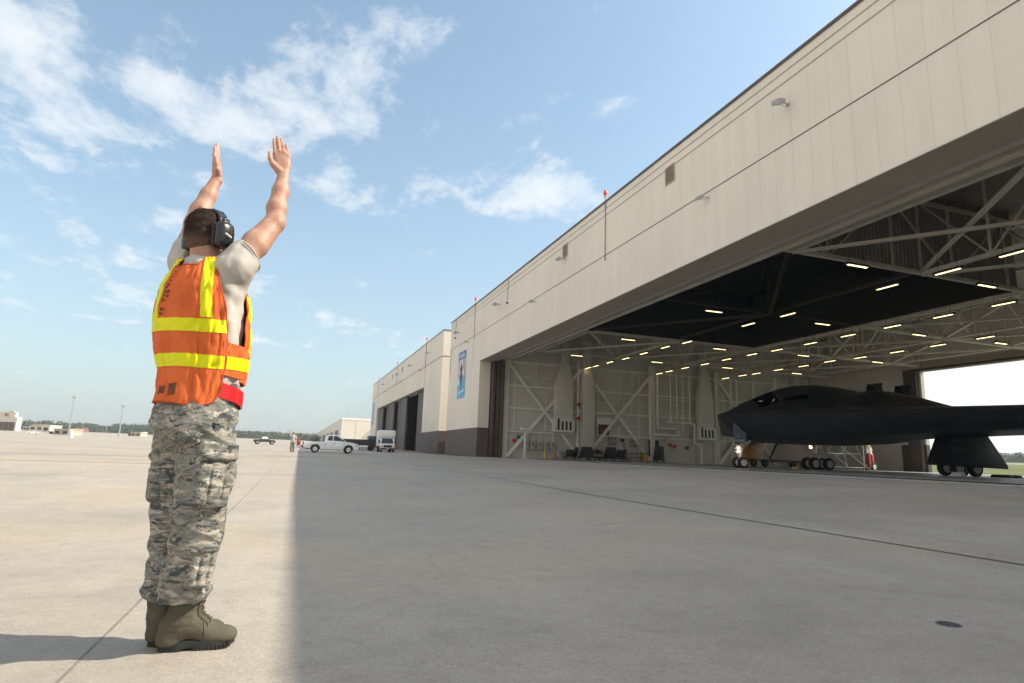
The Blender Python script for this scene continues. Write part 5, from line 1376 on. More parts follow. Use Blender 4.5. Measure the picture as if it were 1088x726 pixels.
        vol = np.einsum('ij,ij->i', Q[fs[:, 0]], np.cross(Q[fs[:, 1]] - Q[fs[:, 0]], Q[fs[:, 2]] - Q[fs[:, 0]])).sum() + np.einsum('ij,ij->i', Q[fs[:, 0]], np.cross(Q[fs[:, 2]] - Q[fs[:, 0]], Q[fs[:, 3]] - Q[fs[:, 0]])).sum()
        return V, (fs if vol > 0 else fs[:, ::-1].copy())
def vnormals(V, f):
    n = np.zeros_like(V); a = np.cross(V[f[:, 2]] - V[f[:, 0]], V[f[:, 3]] - V[f[:, 1]])
    for i in range(4): np.add.at(n, f[:, i], a)
    return n / (np.linalg.norm(n, axis=1, keepdims=True) + 1e-12)
def relax(V, f, it=2, lam=.5):
    for _ in range(it):
        a = np.zeros_like(V); c = np.zeros(len(V))
        for i in range(4):
            j = (i + 1) % 4
            np.add.at(a, f[:, i], V[f[:, j]]); np.add.at(c, f[:, i], 1); np.add.at(a, f[:, j], V[f[:, i]]); np.add.at(c, f[:, j], 1)
        V = V + lam * (a / c[:, None] - V)
    return V
def pn(p): return mnoise.noise(Vector(p))
def sdf_obj(name, vol, mat, parent=None, disp=None, it=2, org=None):
    V, f = vol.mesh(); V = relax(V, f, it)
    if disp is not None:
        N = vnormals(V, f)
        # make sure that normals look outward
        D = np.array([disp(p, q) for p, q in zip(V, N)]); V = V + N * D[:, None]
    o_ = org_of(parent) if parent is not None else (np.zeros(3) if org is None else np.array(org))
    me = bpy.data.meshes.new(name); me.from_pydata((V - o_).tolist(), [], f.tolist())
    return link_mesh(name, me, mat, parent, smooth=True)

# ---------------------------------------------------------------- materials of the figures
def skin_m():
    t = NT('skin'); P = t.obj(); n = t.noise(P, 14, 5, .6); f = t.noise(P, 120, 3)
    c = t.ramp(n, [(.28, (.40, .195, .130)), (.5, (.49, .275, .195)), (.72, (.55, .33, .245))])
    bl = t.noise(P, 5.5, 4, .6); sp = t.noise(P, 55, 4, .7)
    c = t.mix(t.ramp(bl, [(.42, 0.), (.68, .45)]), c, (.50, .215, .155))
    c = t.mix(1., c, t.ramp(sp, [(.3, .88), (.7, 1.07)]), 'MULTIPLY')
    t.col(t.mix(1., c, t.ramp(f, [(.3, .90), (.7, 1.06)]), 'MULTIPLY')); t.rough(.56)
    t.b.inputs['Subsurface Weight'].default_value = .12; t.b.inputs['Subsurface Radius'].default_value = (.012, .004, .002); t.b.inputs['Subsurface Scale'].default_value = 1.0
    t.bump(f, .12, .002); return t.m
def camo_m(px=.0032, k=1.0):
    t = NT('tiger_stripe_camouflage'); P = t.obj()
    sn = t.new('ShaderNodeVectorMath', operation='SNAP'); t.put(sn.inputs[0], P); sn.inputs[1].default_value = (px, px, px); Q = sn.outputs[0]
    w1 = t.mapp(Q, scale=(10 * k, 10 * k, 25 * k), rot=(.12, .2, 0)); w2 = t.mapp(Q, scale=(15 * k, 15 * k, 44 * k), rot=(-.2, -.15, .3), loc=(3, 1, 7)); w3 = t.mapp(Q, scale=(14 * k, 14 * k, 40 * k), rot=(.1, -.25, .1), loc=(13, 5, 2))
    a = t.noise(w1, 1., 4, .6, .6); b = t.noise(w2, 1., 5, .65, .8); d = t.noise(w3, 1., 5, .65, .8)
    c = t.ramp(a, [(0, (.140, .148, .132)), (.42, (.190, .192, .170)), (.52, (.280, .256, .214)), (.60, (.155, .161, .145))], 'CONSTANT')
    c = t.mix(t.ramp(b, [(0, 0.), (.555, 1.)], 'CONSTANT'), c, (.070, .078, .083))
    c = t.mix(t.ramp(d, [(0, 0.), (.560, 1.)], 'CONSTANT'), c, (.390, .348, .292))
    wv = t.noise(P, 700, 2); ft = t.noise(P, 24, 4)
    c = t.mix(1., c, t.ramp(ft, [(.3, .88), (.7, 1.1)]), 'MULTIPLY')
    t.col(c); t.rough(.85); t.b.inputs['Specular IOR Level'].default_value = .2; t.b.inputs['Sheen Weight'].default_value = .05
    t.bump(t.math('ADD', t.math('MULTIPLY', wv, .3), t.noise(P, 60, 4)), .35, .004); return t.m
def cloth_m(name, base, bs=60, bstr=.3, var=.07, rough=.8, fine=500):
    t = NT(name); P = t.obj(); n = t.noise(P, 9, 5, .6); f = t.noise(P, fine, 2)
    c = t.ramp(n, [(.3, C3(base, 1 - var)), (.7, C3(base, 1 + var))]); t.col(t.mix(1., c, t.ramp(f, [(.3, .92), (.7, 1.06)]), 'MULTIPLY')); t.rough(rough); t.b.inputs['Specular IOR Level'].default_value = .2
    t.bump(t.math('ADD', t.noise(P, bs, 4), t.math('MULTIPLY', f, .25)), bstr, .003); return t.m
M_SKINP = skin_m(); M_CAMO = camo_m()
M_TEE = cloth_m('sand_tshirt', (.48, .452, .405), 40, .35)
M_VEST = cloth_m('orange_vest_cloth', (.66, .135, .035), 50, .5, .12, .7)
M_LIME = cloth_m('lime_reflective_tape', (.74, .73, .010), 90, .3, .06, .45)
M_BIND = cloth_m('dark_orange_binding', (.45, .075, .022), 80, .3)
M_INK = mk('black_marker_ink', (.025, .022, .03), .7, var=.3, scale=40)
M_STENCIL = mk('brown_stamp', (.13, .05, .022), .8, var=.3, scale=60)
M_REDB = mk('red_vinyl_belt', (.62, .018, .022), .3, var=.08, scale=20)
M_BOOT = cloth_m('sage_suede_boot', (.106, .096, .069), 120, .4, .16, .9, 900)
M_BOOTF = cloth_m('sage_nylon', (.088, .094, .072), 200, .4, .10, .75)
M_SOLE = mk('dark_rubber_sole', (.026, .028, .027), .8, var=.2, scale=20)
M_STAY = cloth_m('dark_sage_suede', (.090, .078, .055), 120, .4, .16, .9, 900)
M_LACE = mk('boot_lace', (.09, .085, .06), .8)
def hair_m(fade=True):
    t = NT('dark_brown_hair'); P = t.obj(); n = t.noise(t.mapp(P, scale=(1, 1, .35)), 420, 3, .6); b = t.noise(P, 22, 4)
    c = t.ramp(n, [(.3, (.010, .005, .003)), (.7, (.044, .022, .012))]); c = t.mix(1., c, t.ramp(b, [(.3, .8), (.7, 1.25)]), 'MULTIPLY')
    z = t.sep(t.pos())[2]; f = t.math('ADD', t.math('MULTIPLY', t.math('SUBTRACT', 1.700, z), 14.), t.math('MULTIPLY', t.math('SUBTRACT', n, .5), .9))
    t.col(t.mix(t.ramp(f, [(.0, 0.), (1., .62)]), c, (.27, .15, .105)) if fade else c); t.rough(.62); t.b.inputs['Specular IOR Level'].default_value = .25; t.bump(n, .8, .004); return t.m
M_HAIR = hair_m(); M_HAIRF = hair_m(False)
M_MUFF = mk('black_muff_plastic', (.012, .012, .013), .28, var=.15, scale=20, coat=.3)
M_MUFFR = mk('soft_black_cushion', (.02, .02, .02), .7, var=.15)
M_MUFFG = mk('grey_badge', (.40, .40, .40), .4)

# ---------------------------------------------------------------- the marshaller
at = onY
def vec(*a): return np.array(a, float)
PO = np.array([-.36, 2.89, 0.0])
ta = rad(40); Fw = vec(math.sin(ta), math.cos(ta), 0); Rt = vec(math.cos(ta), -math.sin(ta), 0); Up = vec(0, 0, 1)
TAX = [Rt, Fw, Up]
# centre line of the trunk
CZ = [(.70, -.385, 2.885), (.95, -.392, 2.885), (1.10, -.398, 2.885), (1.30, -.420, 2.885), (1.45, -.430, 2.88), (1.60, -.437, 2.88), (1.75, -.455, 2.89)]
def Cz(z): return vec(np.interp(z, [c[0] for c in CZ], [c[1] for c in CZ]), np.interp(z, [c[0] for c in CZ], [c[2] for c in CZ]), z)
def T(r, f, z): return Cz(z) + Rt * r + Fw * f
shR, shL = at(251.5, 284, 2.785), at(199.5, 279.5, 3.0)
elR, wrR = at(292.5, 236, 2.88), at(300.8, 187, 2.96)
elL, wrL = at(206, 238, 3.15), at(229.3, 192, 3.20)
hc = at(222.5, 250, 2.89); ha = rad(46); HF = vec(math.sin(ha), math.cos(ha), .04); HF /= np.linalg.norm(HF); HR = vec(math.cos(ha), -math.sin(ha), 0); HU = np.cross(HR, HF); HAX = [HR, HF, HU]
HS = .92
def Hd(r, f, u): return hc + (HR * r + HF * f + HU * u) * HS
V = Vol((-.75, 2.55, -.01), (.02, 3.45, 2.42), .0042)
# trunk and legs (under the clothes)
V.ell(T(0, 0, 1.39), (.150, .10, .16), TAX, .03); V.ell(T(0, 0, 1.2), (.135, .09, .16), TAX, .05); V.ell(T(0, -.01, 1.0), (.145, .10, .12), TAX, .05)
V.cone(T(-.12, 0, 1.515), T(.12, 0, 1.505), .055, .055, .04)
hipR, knR, anR = at(220, 462, 2.83), at(212, 560, 2.82), at(196, 656, 2.87); hipL, knL, anL = at(197, 462, 2.93), at(181, 560, 2.95), at(172, 656, 2.95)
for h_, k_, a_ in ((hipR, knR, anR), (hipL, knL, anL)):
    V.chain([h_, (h_ + k_) / 2, k_, k_ * .6 + a_ * .4, a_, vec(a_[0], a_[1], .06)], [.075, .07, .052, .052, .036, .036], .02)
    V.ell(a_ * 0 + vec(a_[0] + .07, a_[1] + .01, .045), (.09, .032, .028), None, .03)
# neck and head
V.cone(T(0, -.005, 1.50), Hd(0, -.02, -.06), .064, .057, .03)
V.ell(Hd(0, -.012, .018), (.0755 * HS, .096 * HS, .092 * HS), HAX, .02); V.ell(Hd(0, .022, -.045), (.058 * HS, .066 * HS, .070 * HS), HAX, .03)
V.ell(Hd(0, .058, -.088), (.030 * HS, .026 * HS, .022 * HS), HAX, .02); V.ell(Hd(0, .088, -.022), (.012 * HS, .020 * HS, .020 * HS), HAX, .012)
V.ell(Hd(0, .082, -.062), (.024 * HS, .010 * HS, .010 * HS), HAX, .008); V.ell(Hd(0, .080, .022), (.05 * HS, .014 * HS, .012 * HS), HAX, .012)
for s in (-1, 1):
    V.ell(Hd(.030 * s, .088, .0), (.015 * HS, .010 * HS, .009 * HS), HAX, 0, True); V.ell(Hd(.030 * s, .076, .0), (.0125 * HS, .0125 * HS, .0125 * HS), HAX, .003); V.ell(Hd(.078 * s, -.005, -.015), (.010 * HS, .022 * HS, .033 * HS), HAX, .006)
# arms
V.ell(shR, (.058, .058, .06), TAX, .03); V.ell(shL, (.058, .058, .06), TAX, .03)
mR = shR * .5 + elR * .5; mL = shL * .5 + elL * .5
V.chain([shR, mR + vec(-.006, 0, .004), elR], [.058, .0515, .041], .025); V.cone(mR + vec(.004, -.01, -.012), elR * .9 + shR * .1, .043, .038, .03)
fR = elR * .72 + wrR * .28
V.chain([elR, fR + vec(-.004, 0, 0), elR * .35 + wrR * .65, wrR], [.0405, .0425, .0355, .0272], .02); V.ell(elR + vec(.012, -.02, -.010), (.024, .024, .024), None, .025)
V.chain([shL, mL, elL], [.060, .052, .042], .025)
V.chain([elL, elL * .72 + wrL * .28, elL * .35 + wrL * .65, wrL], [.042, .046, .036, .026], .02); V.ell(wrL + vec(.016, -.004, .0), (.014, .014, .014), None, .015)
def at2(u, v, Y): return at(u, v, Y)
# right hand: back of the hand to the viewer, thumb on the left
kn = [(292.4, 163.5), (297.2, 161.8), (301.9, 162.8), (306.2, 166.0)]; tp = [(290.8, 147.8), (294.6, 145.2), (298.7, 148.0), (303.6, 154.0)]
W0 = wrR
for i, ((ku, kv), (tu, tv)) in enumerate(zip(kn, tp)):
    K = at2(ku, kv, 2.975); E = at2(tu, tv, 3.005 + .004 * i); m1 = K + (E - K) * .45 + vec(0, -.004, 0); m2 = K + (E - K) * .74 + vec(0, -.002, 0)
    r0 = (.0088, .0092, .0088, .0078)[i]
    V.chain([W0 * .8 + K * .2 + vec(.002 * (i - 1.5) * 3, 0, 0), K], [.0145, .0125], .010)
    V.chain([K, m1, m2, E], [r0 * 1.12, r0 * 1.02, r0 * .92, r0 * .72], .0025); V.ell(K + vec(0, -.006, 0), (.009, .007, .009), None, .008)
V.ell(at2(298.5, 174, 2.978), (.036, .014, .036), None, .014); V.ell(at2(303.5, 177, 2.972), (.022, .016, .030), None, .014)
V.chain([at2(296.5, 182, 2.955), at2(289.6, 174.5, 2.96), at2(287.0, 168.5, 2.965), at2(286.3, 162.2, 2.97)], [.019, .0135, .0105, .0075], .006)
# left hand: edge on, fingers one behind the other
kn = [(228.4, 172.0, 3.185), (229.6, 170.0, 3.205), (231.2, 170.5, 3.225), (232.6, 173.0, 3.243)]; tp = [(228.4, 155.4, 3.20), (230.4, 152.8, 3.225), (231.8, 154.8, 3.245), (232.6, 160.6, 3.262)]
for i, ((ku, kv, ky), (tu, tv, ty)) in enumerate(zip(kn, tp)):
    K = at2(ku, kv, ky); E = at2(tu, tv, ty); m1 = K + (E - K) * .45 + vec(-.003, 0, 0); m2 = K + (E - K) * .74
    r0 = (.0088, .0092, .0088, .0078)[i]
    V.chain([wrL * .8 + K * .2, K], [.0145, .0125], .010); V.chain([K, m1, m2, E], [r0 * 1.12, r0 * 1.02, r0 * .92, r0 * .72], .0025)
V.ell(at2(230.3, 181, 3.212), (.0165, .036, .036), None, .014); V.ell(at2(232.6, 184, 3.20), (.014, .024, .026), None, .014)
V.chain([at2(231.5, 187, 3.19), at2(230.6, 180.5, 3.165), at2(230.0, 174, 3.158), at2(229.6, 167.8, 3.16)], [.018, .0135, .0105, .0075], .006)
pers = sdf_obj('person', V, M_SKINP, None, it=1, org=PO)
pers.location = tuple(PO); pers['_org'] = PO.tolist()
setp(pers, label='marshaller seen from behind in orange safety vest and camouflage trousers, both arms raised', category='person')
del V
# hair: a short crop
V = Vol(Hd(0, 0, 0) - .16, Hd(0, 0, 0) + .16, .003)
V.ell(Hd(0, -.013, .022), (.0755, .0950, .0925), HAX, .01); V.ell(Hd(0, -.040, -.030), (.064, .060, .068), HAX, .03)
V.cut(Hd(0, .055, .045), HF * .92 - HU * .38); V.cut(Hd(0, -.06, -.082), -HU * .93 + HF * .25)
V.box(Hd(0, .06, -.06), (.12, .06, .07), HAX, .02, .01, True)
hair = sdf_obj('hair', V, M_HAIR, pers, lambda p, n: .0022 * pn(p * 150) + .0035 * pn(p * 38), 1)
# short strands that break the outline of the crop
def strands(o, n, L0):
    g = np.random.default_rng(3); me = o.data; co = np.array([v.co[:] for v in me.vertices]); no = np.array([v.normal[:] for v in me.vertices])
    vs = [tuple(c) for c in co]; fs = [tuple(p.vertices) for p in me.polygons]
    for i in g.integers(0, len(co), n):
        d = no[i] + g.normal(0, .28, 3) + np.array([0, 0, -.25]); d /= np.linalg.norm(d); b = np.cross(d, g.normal(size=3)); b /= np.linalg.norm(b)
        L = L0 * g.uniform(.6, 1.2) * min(1., max(.25, (co[i][2] + PO[2] - 1.66) / .07)); k = len(vs); p = co[i] - no[i] * .001
        vs += [tuple(p + b * .0009), tuple(p - b * .0009), tuple(p + d * L)]; fs.append((k, k + 1, k + 2))
    m2 = bpy.data.meshes.new('hair'); m2.from_pydata(vs, [], fs); m2.materials.append(M_HAIR)
    for p in m2.polygons: p.use_smooth = True
    o.data = m2
strands(hair, 9000, .0065)
# ear muffs
mf = None
V = Vol(Hd(0, 0, 0) - .2, Hd(0, 0, 0) + .2, .003)
arc = []
for k in range(13):
    a = math.pi * k / 12; arc.append(Hd(.098 * math.cos(a), -.004 + .012 * math.sin(a), -.005 + .128 * math.sin(a) ** .8))
for i in range(12):
    V.cone(arc[i], arc[i + 1], .007, .007, .004); V.cone(arc[i] + HF * .016, arc[i + 1] + HF * .016, .007, .007, .006); V.cone(arc[i] - HF * .014, arc[i + 1] - HF * .014, .007, .007, .006)
band = sdf_obj('ear_muffs', V, M_MUFF, pers, None, 1)
for s in (-1, 1):
    V = Vol(Hd(.1 * s, 0, -.02) - .1, Hd(.1 * s, 0, -.02) + .1, .0025)
    cx = [HR * .97 + HU * .2 * s * 0 - HF * .2 * s, HF, HU]; cx[0] /= np.linalg.norm(cx[0])
    V.box(Hd(.116 * s, -.008, -.018), (.026, .042, .058), HAX, .025, .004); V.ell(Hd(.134 * s, -.008, -.016), (.016, .032, .044), HAX, .014)
    V.box(Hd(.118 * s, -.008, .036), (.012, .016, .024), HAX, .006, .006)
    c_ = sdf_obj('ear_cup', V, M_MUFF, band, None, 1)
    V = Vol(Hd(.085 * s, 0, -.02) - .09, Hd(.085 * s, 0, -.02) + .09, .003); V.box(Hd(.088 * s, -.008, -.018), (.014, .042, .056), HAX, .013, .004); sdf_obj('cushion', V, M_MUFFR, band, None, 1)
    V = Vol(Hd(.14 * s, 0, -.02) - .07, Hd(.14 * s, 0, -.02) + .07, .002); V.box(Hd(.1515 * s, -.012, -.026), (.005, .018, .0055), [HR, HF * .93 - HU * .36, HU * .93 + HF * .36], .003, .002); sdf_obj('badge', V, M_MUFFG, band, None, 1)
# t-shirt
V = Vol((-.72, 2.6, .98), (-.10, 3.25, 1.80), .0045)
V.ell(T(0, 0, 1.39), (.176, .122, .19), TAX, .04); V.ell(T(0, -.005, 1.24), (.178, .126, .20), TAX, .06); V.ell(T(0, -.01, 1.08), (.176, .126, .14), TAX, .05)
V.cone(T(-.11, .01, 1.505), T(.11, .01, 1.495), .060, .060, .05); V.cone(T(.0, .0, 1.54), shR * .7 + T(0, 0, 1.5) * .3, .062, .055, .05); V.cone(T(.0, .0, 1.54), shL * .7 + T(0, 0, 1.5) * .3, .062, .055, .05)
V.cone(T(0, -.008, 1.53), T(0, -.006, 1.585), .078, .071, .03)
seR = shR + (elR - shR) * .185; seL = shL + (elL - shL) * .25
dR = (elR - shR) / np.linalg.norm(elR - shR); dL = (elL - shL) / np.linalg.norm(elL - shL)
V.chain([T(.105, .02, 1.45), shR + vec(-.002, 0, -.006), seR, seR + dR * .06], [.068, .066, .066, .063], .04); V.chain([T(-.105, .03, 1.46), shL, seL, seL + dL * .05], [.068, .070, .068, .066], .03)
cR = dR + vec(.38, 0, -.12); cR /= np.linalg.norm(cR)
for c_, d_ in ((seR, cR), (seL, dL)):
    a = np.cross(d_, vec(0, 0, 1)); a /= np.linalg.norm(a); b = np.cross(d_, a)
    V.box(c_ + d_ * .115, (.085, .11, .11), [d_, a, b], .004, .0, True)
V.box(T(0, -.008, 1.680), (.095, .095, .085), TAX, .02, .0, True)
def tee_fold(p, n):
    q = p - PO; s = pn((q[0] * 26, q[1] * 26, q[2] * 5 + 3)); d = pn((q[0] * 14 + q[2] * 16, q[1] * 14, q[2] * 9))
    return .008 * s + .008 * d * (1 if p[2] > 1.3 else .7)
tee = sdf_obj('t_shirt', V, M_TEE, pers, tee_fold, 2)
# sleeve hem
for c_, d_, r_, ax_ in ((seR + cR * .024, cR, .0700, 0), (seL + dL * .024, dL, .0690, 0)):
    a = np.cross(d_, vec(0, 0, 1)); a /= np.linalg.norm(a); b = np.cross(d_, a); pts = [c_ + (a * math.cos(t_) + b * math.sin(t_)) * r_ for t_ in np.linspace(0, 2 * math.pi, 33)]
    pts2 = [p_ - d_ * .012 for p_ in pts]
    m = MB(); m.tube(pts, .0042, 6, caps=False); m.tube(pts2, .0036, 6, caps=False); m.build('sleeve_hem', M_TEE, tee, smooth=True)

# trousers
V = Vol((-.70, 2.62, .12), (-.08, 3.18, 1.14), .0045)
pa = rad(42); pF = vec(math.sin(pa), math.cos(pa), 0); pR = vec(math.cos(pa), -math.sin(pa), 0); PAX = [pR, pF, Up]
pc = at(210, 440, 2.885)
V.ell(pc, (.178, .142, .15), PAX, .03); V.ell(pc + Up * .11, (.172, .132, .11), PAX, .05)
V.ell(pc - pF * .075 + pR * .075 - Up * .055, (.095, .085, .11), PAX, .05); V.ell(pc - pF * .06 - pR * .062 - Up * .055, (.085, .08, .11), PAX, .05)
lr = [at(219, 462, 2.835), at(218, 505, 2.805), at(212, 545, 2.80), at(208.5, 572, 2.805), at(200.5, 606, 2.83), at(196.5, 626, 2.85), at(195.5, 636, 2.86)]
ll = [at(199, 462, 2.94), at(190.5, 505, 2.955), at(186.5, 545, 2.95), at(185, 572, 2.95), at(180.5, 606, 2.94), at(177, 624, 2.94), at(176, 633, 2.94)]
V2 = Vol((-.70, 2.62, .12), (-.08, 3.18, 1.14), .0045); V2.chain(ll, [.106, .096, .086, .081, .079, .082, .071], .03)
V.merge(V2, .008); V3 = Vol((-.70, 2.62, .12), (-.08, 3.18, 1.14), .0045); V3.chain(lr, [.111, .103, .093, .088, .084, .086, .073], .03); V.merge(V3, .010); del V2, V3
V.cut(vec(0, 0, .186), -Up)
def leg_fold(p, n):
    q = p - PO; z = q[2]
    a = math.atan2(q[1], q[0])
    g1 = 1 - 2.2 * abs(pn((q[0] * 6 + z * 2, q[1] * 6 + 3, z * 15 + q[0] * 9))); g2 = 1 - 2.2 * abs(pn((q[0] * 9 + z * 10, q[1] * 9 - z * 7, z * 7 + 5))); g3 = pn((q[0] * 30, q[1] * 30, z * 40))
    k = .0058 + .007 * math.exp(-((z - .50) / .09) ** 2) + .008 * math.exp(-((z - .235) / .06) ** 2) + .006 * math.exp(-((z - .80) / .08) ** 2)
    return k * (.6 * g1 + .8 * g2) - k * .5 + .0022 * g3 + .006 * pn((q[0] * 5, q[1] * 5, z * 7))
trs = sdf_obj('trousers', V, M_CAMO, pers, leg_fold, 2)
def pocket(c, N, hw, hh, th, flap, tilt=0., pleat=True):
    N = np.array(N, float); N /= np.linalg.norm(N); S = np.cross(Up, N); S /= np.linalg.norm(S); U_ = np.cross(N, S)
    S, U_ = S * math.cos(tilt) + U_ * math.sin(tilt), U_ * math.cos(tilt) - S * math.sin(tilt); AX_ = [S, N, U_]
    R = hw + hh + .05
    V = Vol(c - R, c + R, .0045); V.box(c, (hw, th, hh), AX_, .014, .01); V.ell(c + N * th * .4 - U_ * hh * .3, (hw * .95, th * .9, hh * .7), AX_, .02)
    if pleat:
        for s in (-.35, .55): V.cone(c + S * hw * s + N * th * 1.15 + U_ * hh * .9, c + S * hw * s * .8 + N * th * 1.15 - U_ * hh * .85, .007, .005, .006, True)
    pk = sdf_obj('pocket', V, M_CAMO, trs, lambda p, n: .004 * pn(p * 22) + .004 * (1 - 2 * abs(pn((p[0] * 10, p[1] * 10, p[2] * 34)))), 2)
    V = Vol(c - R, c + R, .004); V.box(c + U_ * (hh - flap * .55) + N * th * .62, (hw * 1.06, th * .62, flap), AX_, .007, .006); V.cone(c + U_ * (hh - flap * 1.4) + S * hw * .5 + N * th, c + U_ * (hh - flap * 1.5) - S * hw * .5 + N * th * 1.1, .012, .012, .02)
    sdf_obj('pocket_flap', V, M_CAMO, pk, lambda p, n: .003 * pn(p * 30) + .003 * (1 - 2 * abs(pn((p[0] * 16, p[1] * 16, p[2] * 10)))), 2)
pocket(at(226.5, 506, 2.708), (.42, -.90, .02), .066, .116, .028, .030, rad(-4))
pocket(at(214.5, 598, 2.75), (.42, -.90, 0), .045, .088, .017, .024, rad(-6))
pocket(at(168.0, 503, 2.94), (-.95, -.1, 0), .07, .11, .024, .03, 0, False)
# hip pocket flap and side seam
V = Vol(pc - .28, pc + .28, .004); c_ = at(214, 447, 2.742)
nn = vec(-.25, -.96, .1); nn /= np.linalg.norm(nn); ss = np.cross(Up, nn); ss /= np.linalg.norm(ss)
V.box(at(214, 448, 2.737), (.075, .009, .012), [ss, nn, np.cross(nn, ss)], .006, .004); sdf_obj('pocket_flap', V, M_CAMO, trs, lambda p, n: .003 * pn(p * 30), 1)

# boots
def boot(heel, toe, ank):
    heel = np.array(heel); toe = np.array(toe); d = toe - heel; L = np.linalg.norm(d); d /= L; sd = np.cross(Up, d); AX_ = [d, sd, Up]
    def B(a, s, z): return vec(heel[0], heel[1], 0) + d * a * L + sd * s + Up * z
    V = Vol(np.minimum(heel, toe) - vec(.1, .1, .02), np.maximum(heel, toe) + vec(.1, .1, .34), .004)
    ak = vec(ank[0], ank[1], 0)
    V.chain([ak + Up * .285, ak + Up * .19, ak + Up * .12 + d * .004, B(.30, 0, .085)], [.060, .0545, .050, .049], .03)
    V.cone(B(.15, 0, .09), B(.13, 0, .045), .047, .047, .03); V.chain([B(.30, 0, .105), B(.50, 0, .078), B(.72, 0, .052)], [.044, .037, .033], .03)
    V.ell(B(.74, 0, .044), (.072, .046, .031), AX_, .025); V.ell(B(.87, 0, .044), (.040, .040, .030), AX_, .02); V.cut(vec(heel[0], heel[1], .022), -Up)
    def cr(p, n):
        z = p[2]; return .0022 * (1 - 2 * abs(pn((p[0] * 20, p[1] * 20, z * 48)))) * (1 if .1 < z < .3 else .35) + .0008 * pn(p * 90)
    b = sdf_obj('boot', V, M_BOOT, pers, cr, 1)
    # sole
    m = MB(); out = []
    for k in range(40):
        a = 2 * math.pi * k / 40; ca, sa = math.cos(a), math.sin(a); x = .5 + .5 * ca
        wd = float(np.interp(x, [0, .08, .2, .4, .6, .75, .9, 1], [.026, .036, .040, .034, .042, .050, .042, .024])); out.append((x, math.copysign(abs(sa) ** .55, sa) * wd))
    zt = [float(np.interp(x, [0, .1, .35, .6, .85, 1], [.052, .048, .040, .030, .030, .040])) for x, _ in out]; zb_ = [float(np.interp(x, [0, .3, .33, .45, .5, .85, 1], [0, 0, .010, .010, 0, 0, .014])) for x, _ in out]
    vs = [tuple(B(x, s, z)) for (x, s), z in zip(out, zt)] + [tuple(B(x * 1.0, s * 1.05, z + .006)) for (x, s), z in zip(out, zb_)] + [tuple(B(x, s * .98, z)) for (x, s), z in zip(out, zb_)]
    n = 40; fs = [tuple(range(n)), tuple(reversed(range(2 * n, 3 * n)))]
    for q in (0, 1):
        for i in range(n): j = (i + 1) % n; fs.append((q * n + i, (q + 1) * n + i, (q + 1) * n + j, q * n + j))
    m.add(vs, fs); k0 = len(m.v)
    for x in np.arange(.52, .97, .05):
        wd = float(np.interp(x, [.5, .75, .9, 1], [.040, .050, .042, .024]))
        for s in (-1, 1): m.cbox(B(x, s * (wd - .004), .010 + max(0, x - .85) * .08), (.0045, .006, .009), Matrix((d, sd, Up)).transposed())
    m.build('sole', M_SOLE, b, smooth=True, auto=50)
    # lacing, tongue strip and side panel laid on the leather
    from mathutils.bvhtree import BVHTree
    me = b.data; bv = BVHTree.FromPolygons([tuple(v.co + Vector(PO)) for v in me.vertices], [tuple(p.vertices) for p in me.polygons])
    def hit(t, s_, off):
        """t 0..1 runs down the front of the shaft and along the vamp; s_ is the sideways offset"""
        K = [(ak + d * .070 + Up * .285, -d), (ak + d * .072 + Up * .165, -(d * .86 + Up * .5)), (ak + d * .105 + Up * .125, -(d * .5 + Up * .86)), (B(.62, 0, .10), -(d * .25 + Up * .97))]
        q = min(2.999, t * 3); i0 = int(q); q -= i0
        c0 = K[i0][0] * (1 - q) + K[i0 + 1][0] * q; dr = K[i0][1] * (1 - q) + K[i0 + 1][1] * q; dr = dr / np.linalg.norm(dr); o_ = c0 - dr * .12 + sd * s_
        p, n, _, _ = bv.ray_cast(Vector(o_), Vector(dr))
        if p is None: return None
        if n.dot(Vector(dr)) > 0: n = -n
        return p + n * off
    def strip_on(name, mat, s0, s1, t0, t1, off, th, ns=6, nt_=22):
        vs = []; fs = []
        for lay in (off, off + th):
            for i_ in range(nt_ + 1):
                for k_ in range(ns + 1):
                    p = hit(t0 + (t1 - t0) * i_ / nt_, s0 + (s1 - s0) * k_ / ns, lay)
                    vs.append(tuple(p) if p is not None else vs[-1])
        w_ = ns + 1; n = w_ * (nt_ + 1)
        for i_ in range(nt_):
            for k_ in range(ns):
                a = i_ * w_ + k_; fs.append((n + a, n + a + 1, n + a + 1 + w_, n + a + w_))
            for a in (i_ * w_, i_ * w_ + ns): fs.append((a, a + w_, a + w_ + n, a + n))
        m = MB(); m.add(vs, fs); return m.build(name, mat, b, smooth=True, auto=40)
    strip_on('eyelet_stay', M_STAY, -.040, -.014, .02, .93, .0005, .003); strip_on('eyelet_stay', M_STAY, .014, .040, .02, .93, .0005, .003)
    m = MB(); N_ = 9
    for i_ in range(N_):
        t = .06 + .82 * i_ / (N_ - 1); t2 = min(.9, t + .05)
        for ta_, tb_, sg_ in ((t, t2, 1), (t, t2, -1)):
            P_ = [hit(ta_ + (tb_ - ta_) * q, sg_ * (-.026 + .052 * q), .0055) for q in (0, .25, .5, .75, 1)]; P_ = [p for p in P_ if p is not None]
            if len(P_) > 2: m.tube(P_, .0030, 6)
    bow = hit(.1, 0, .008)
    if bow is not None:
        for sg_ in (-1, 1): m.tube([bow, bow + Vector(sd) * .025 * sg_ + Vector((0, 0, -.008)), bow + Vector(sd) * .03 * sg_ + Vector((0, 0, -.03))], .0028, 6)
    m.build('laces', M_LACE, b, smooth=True)
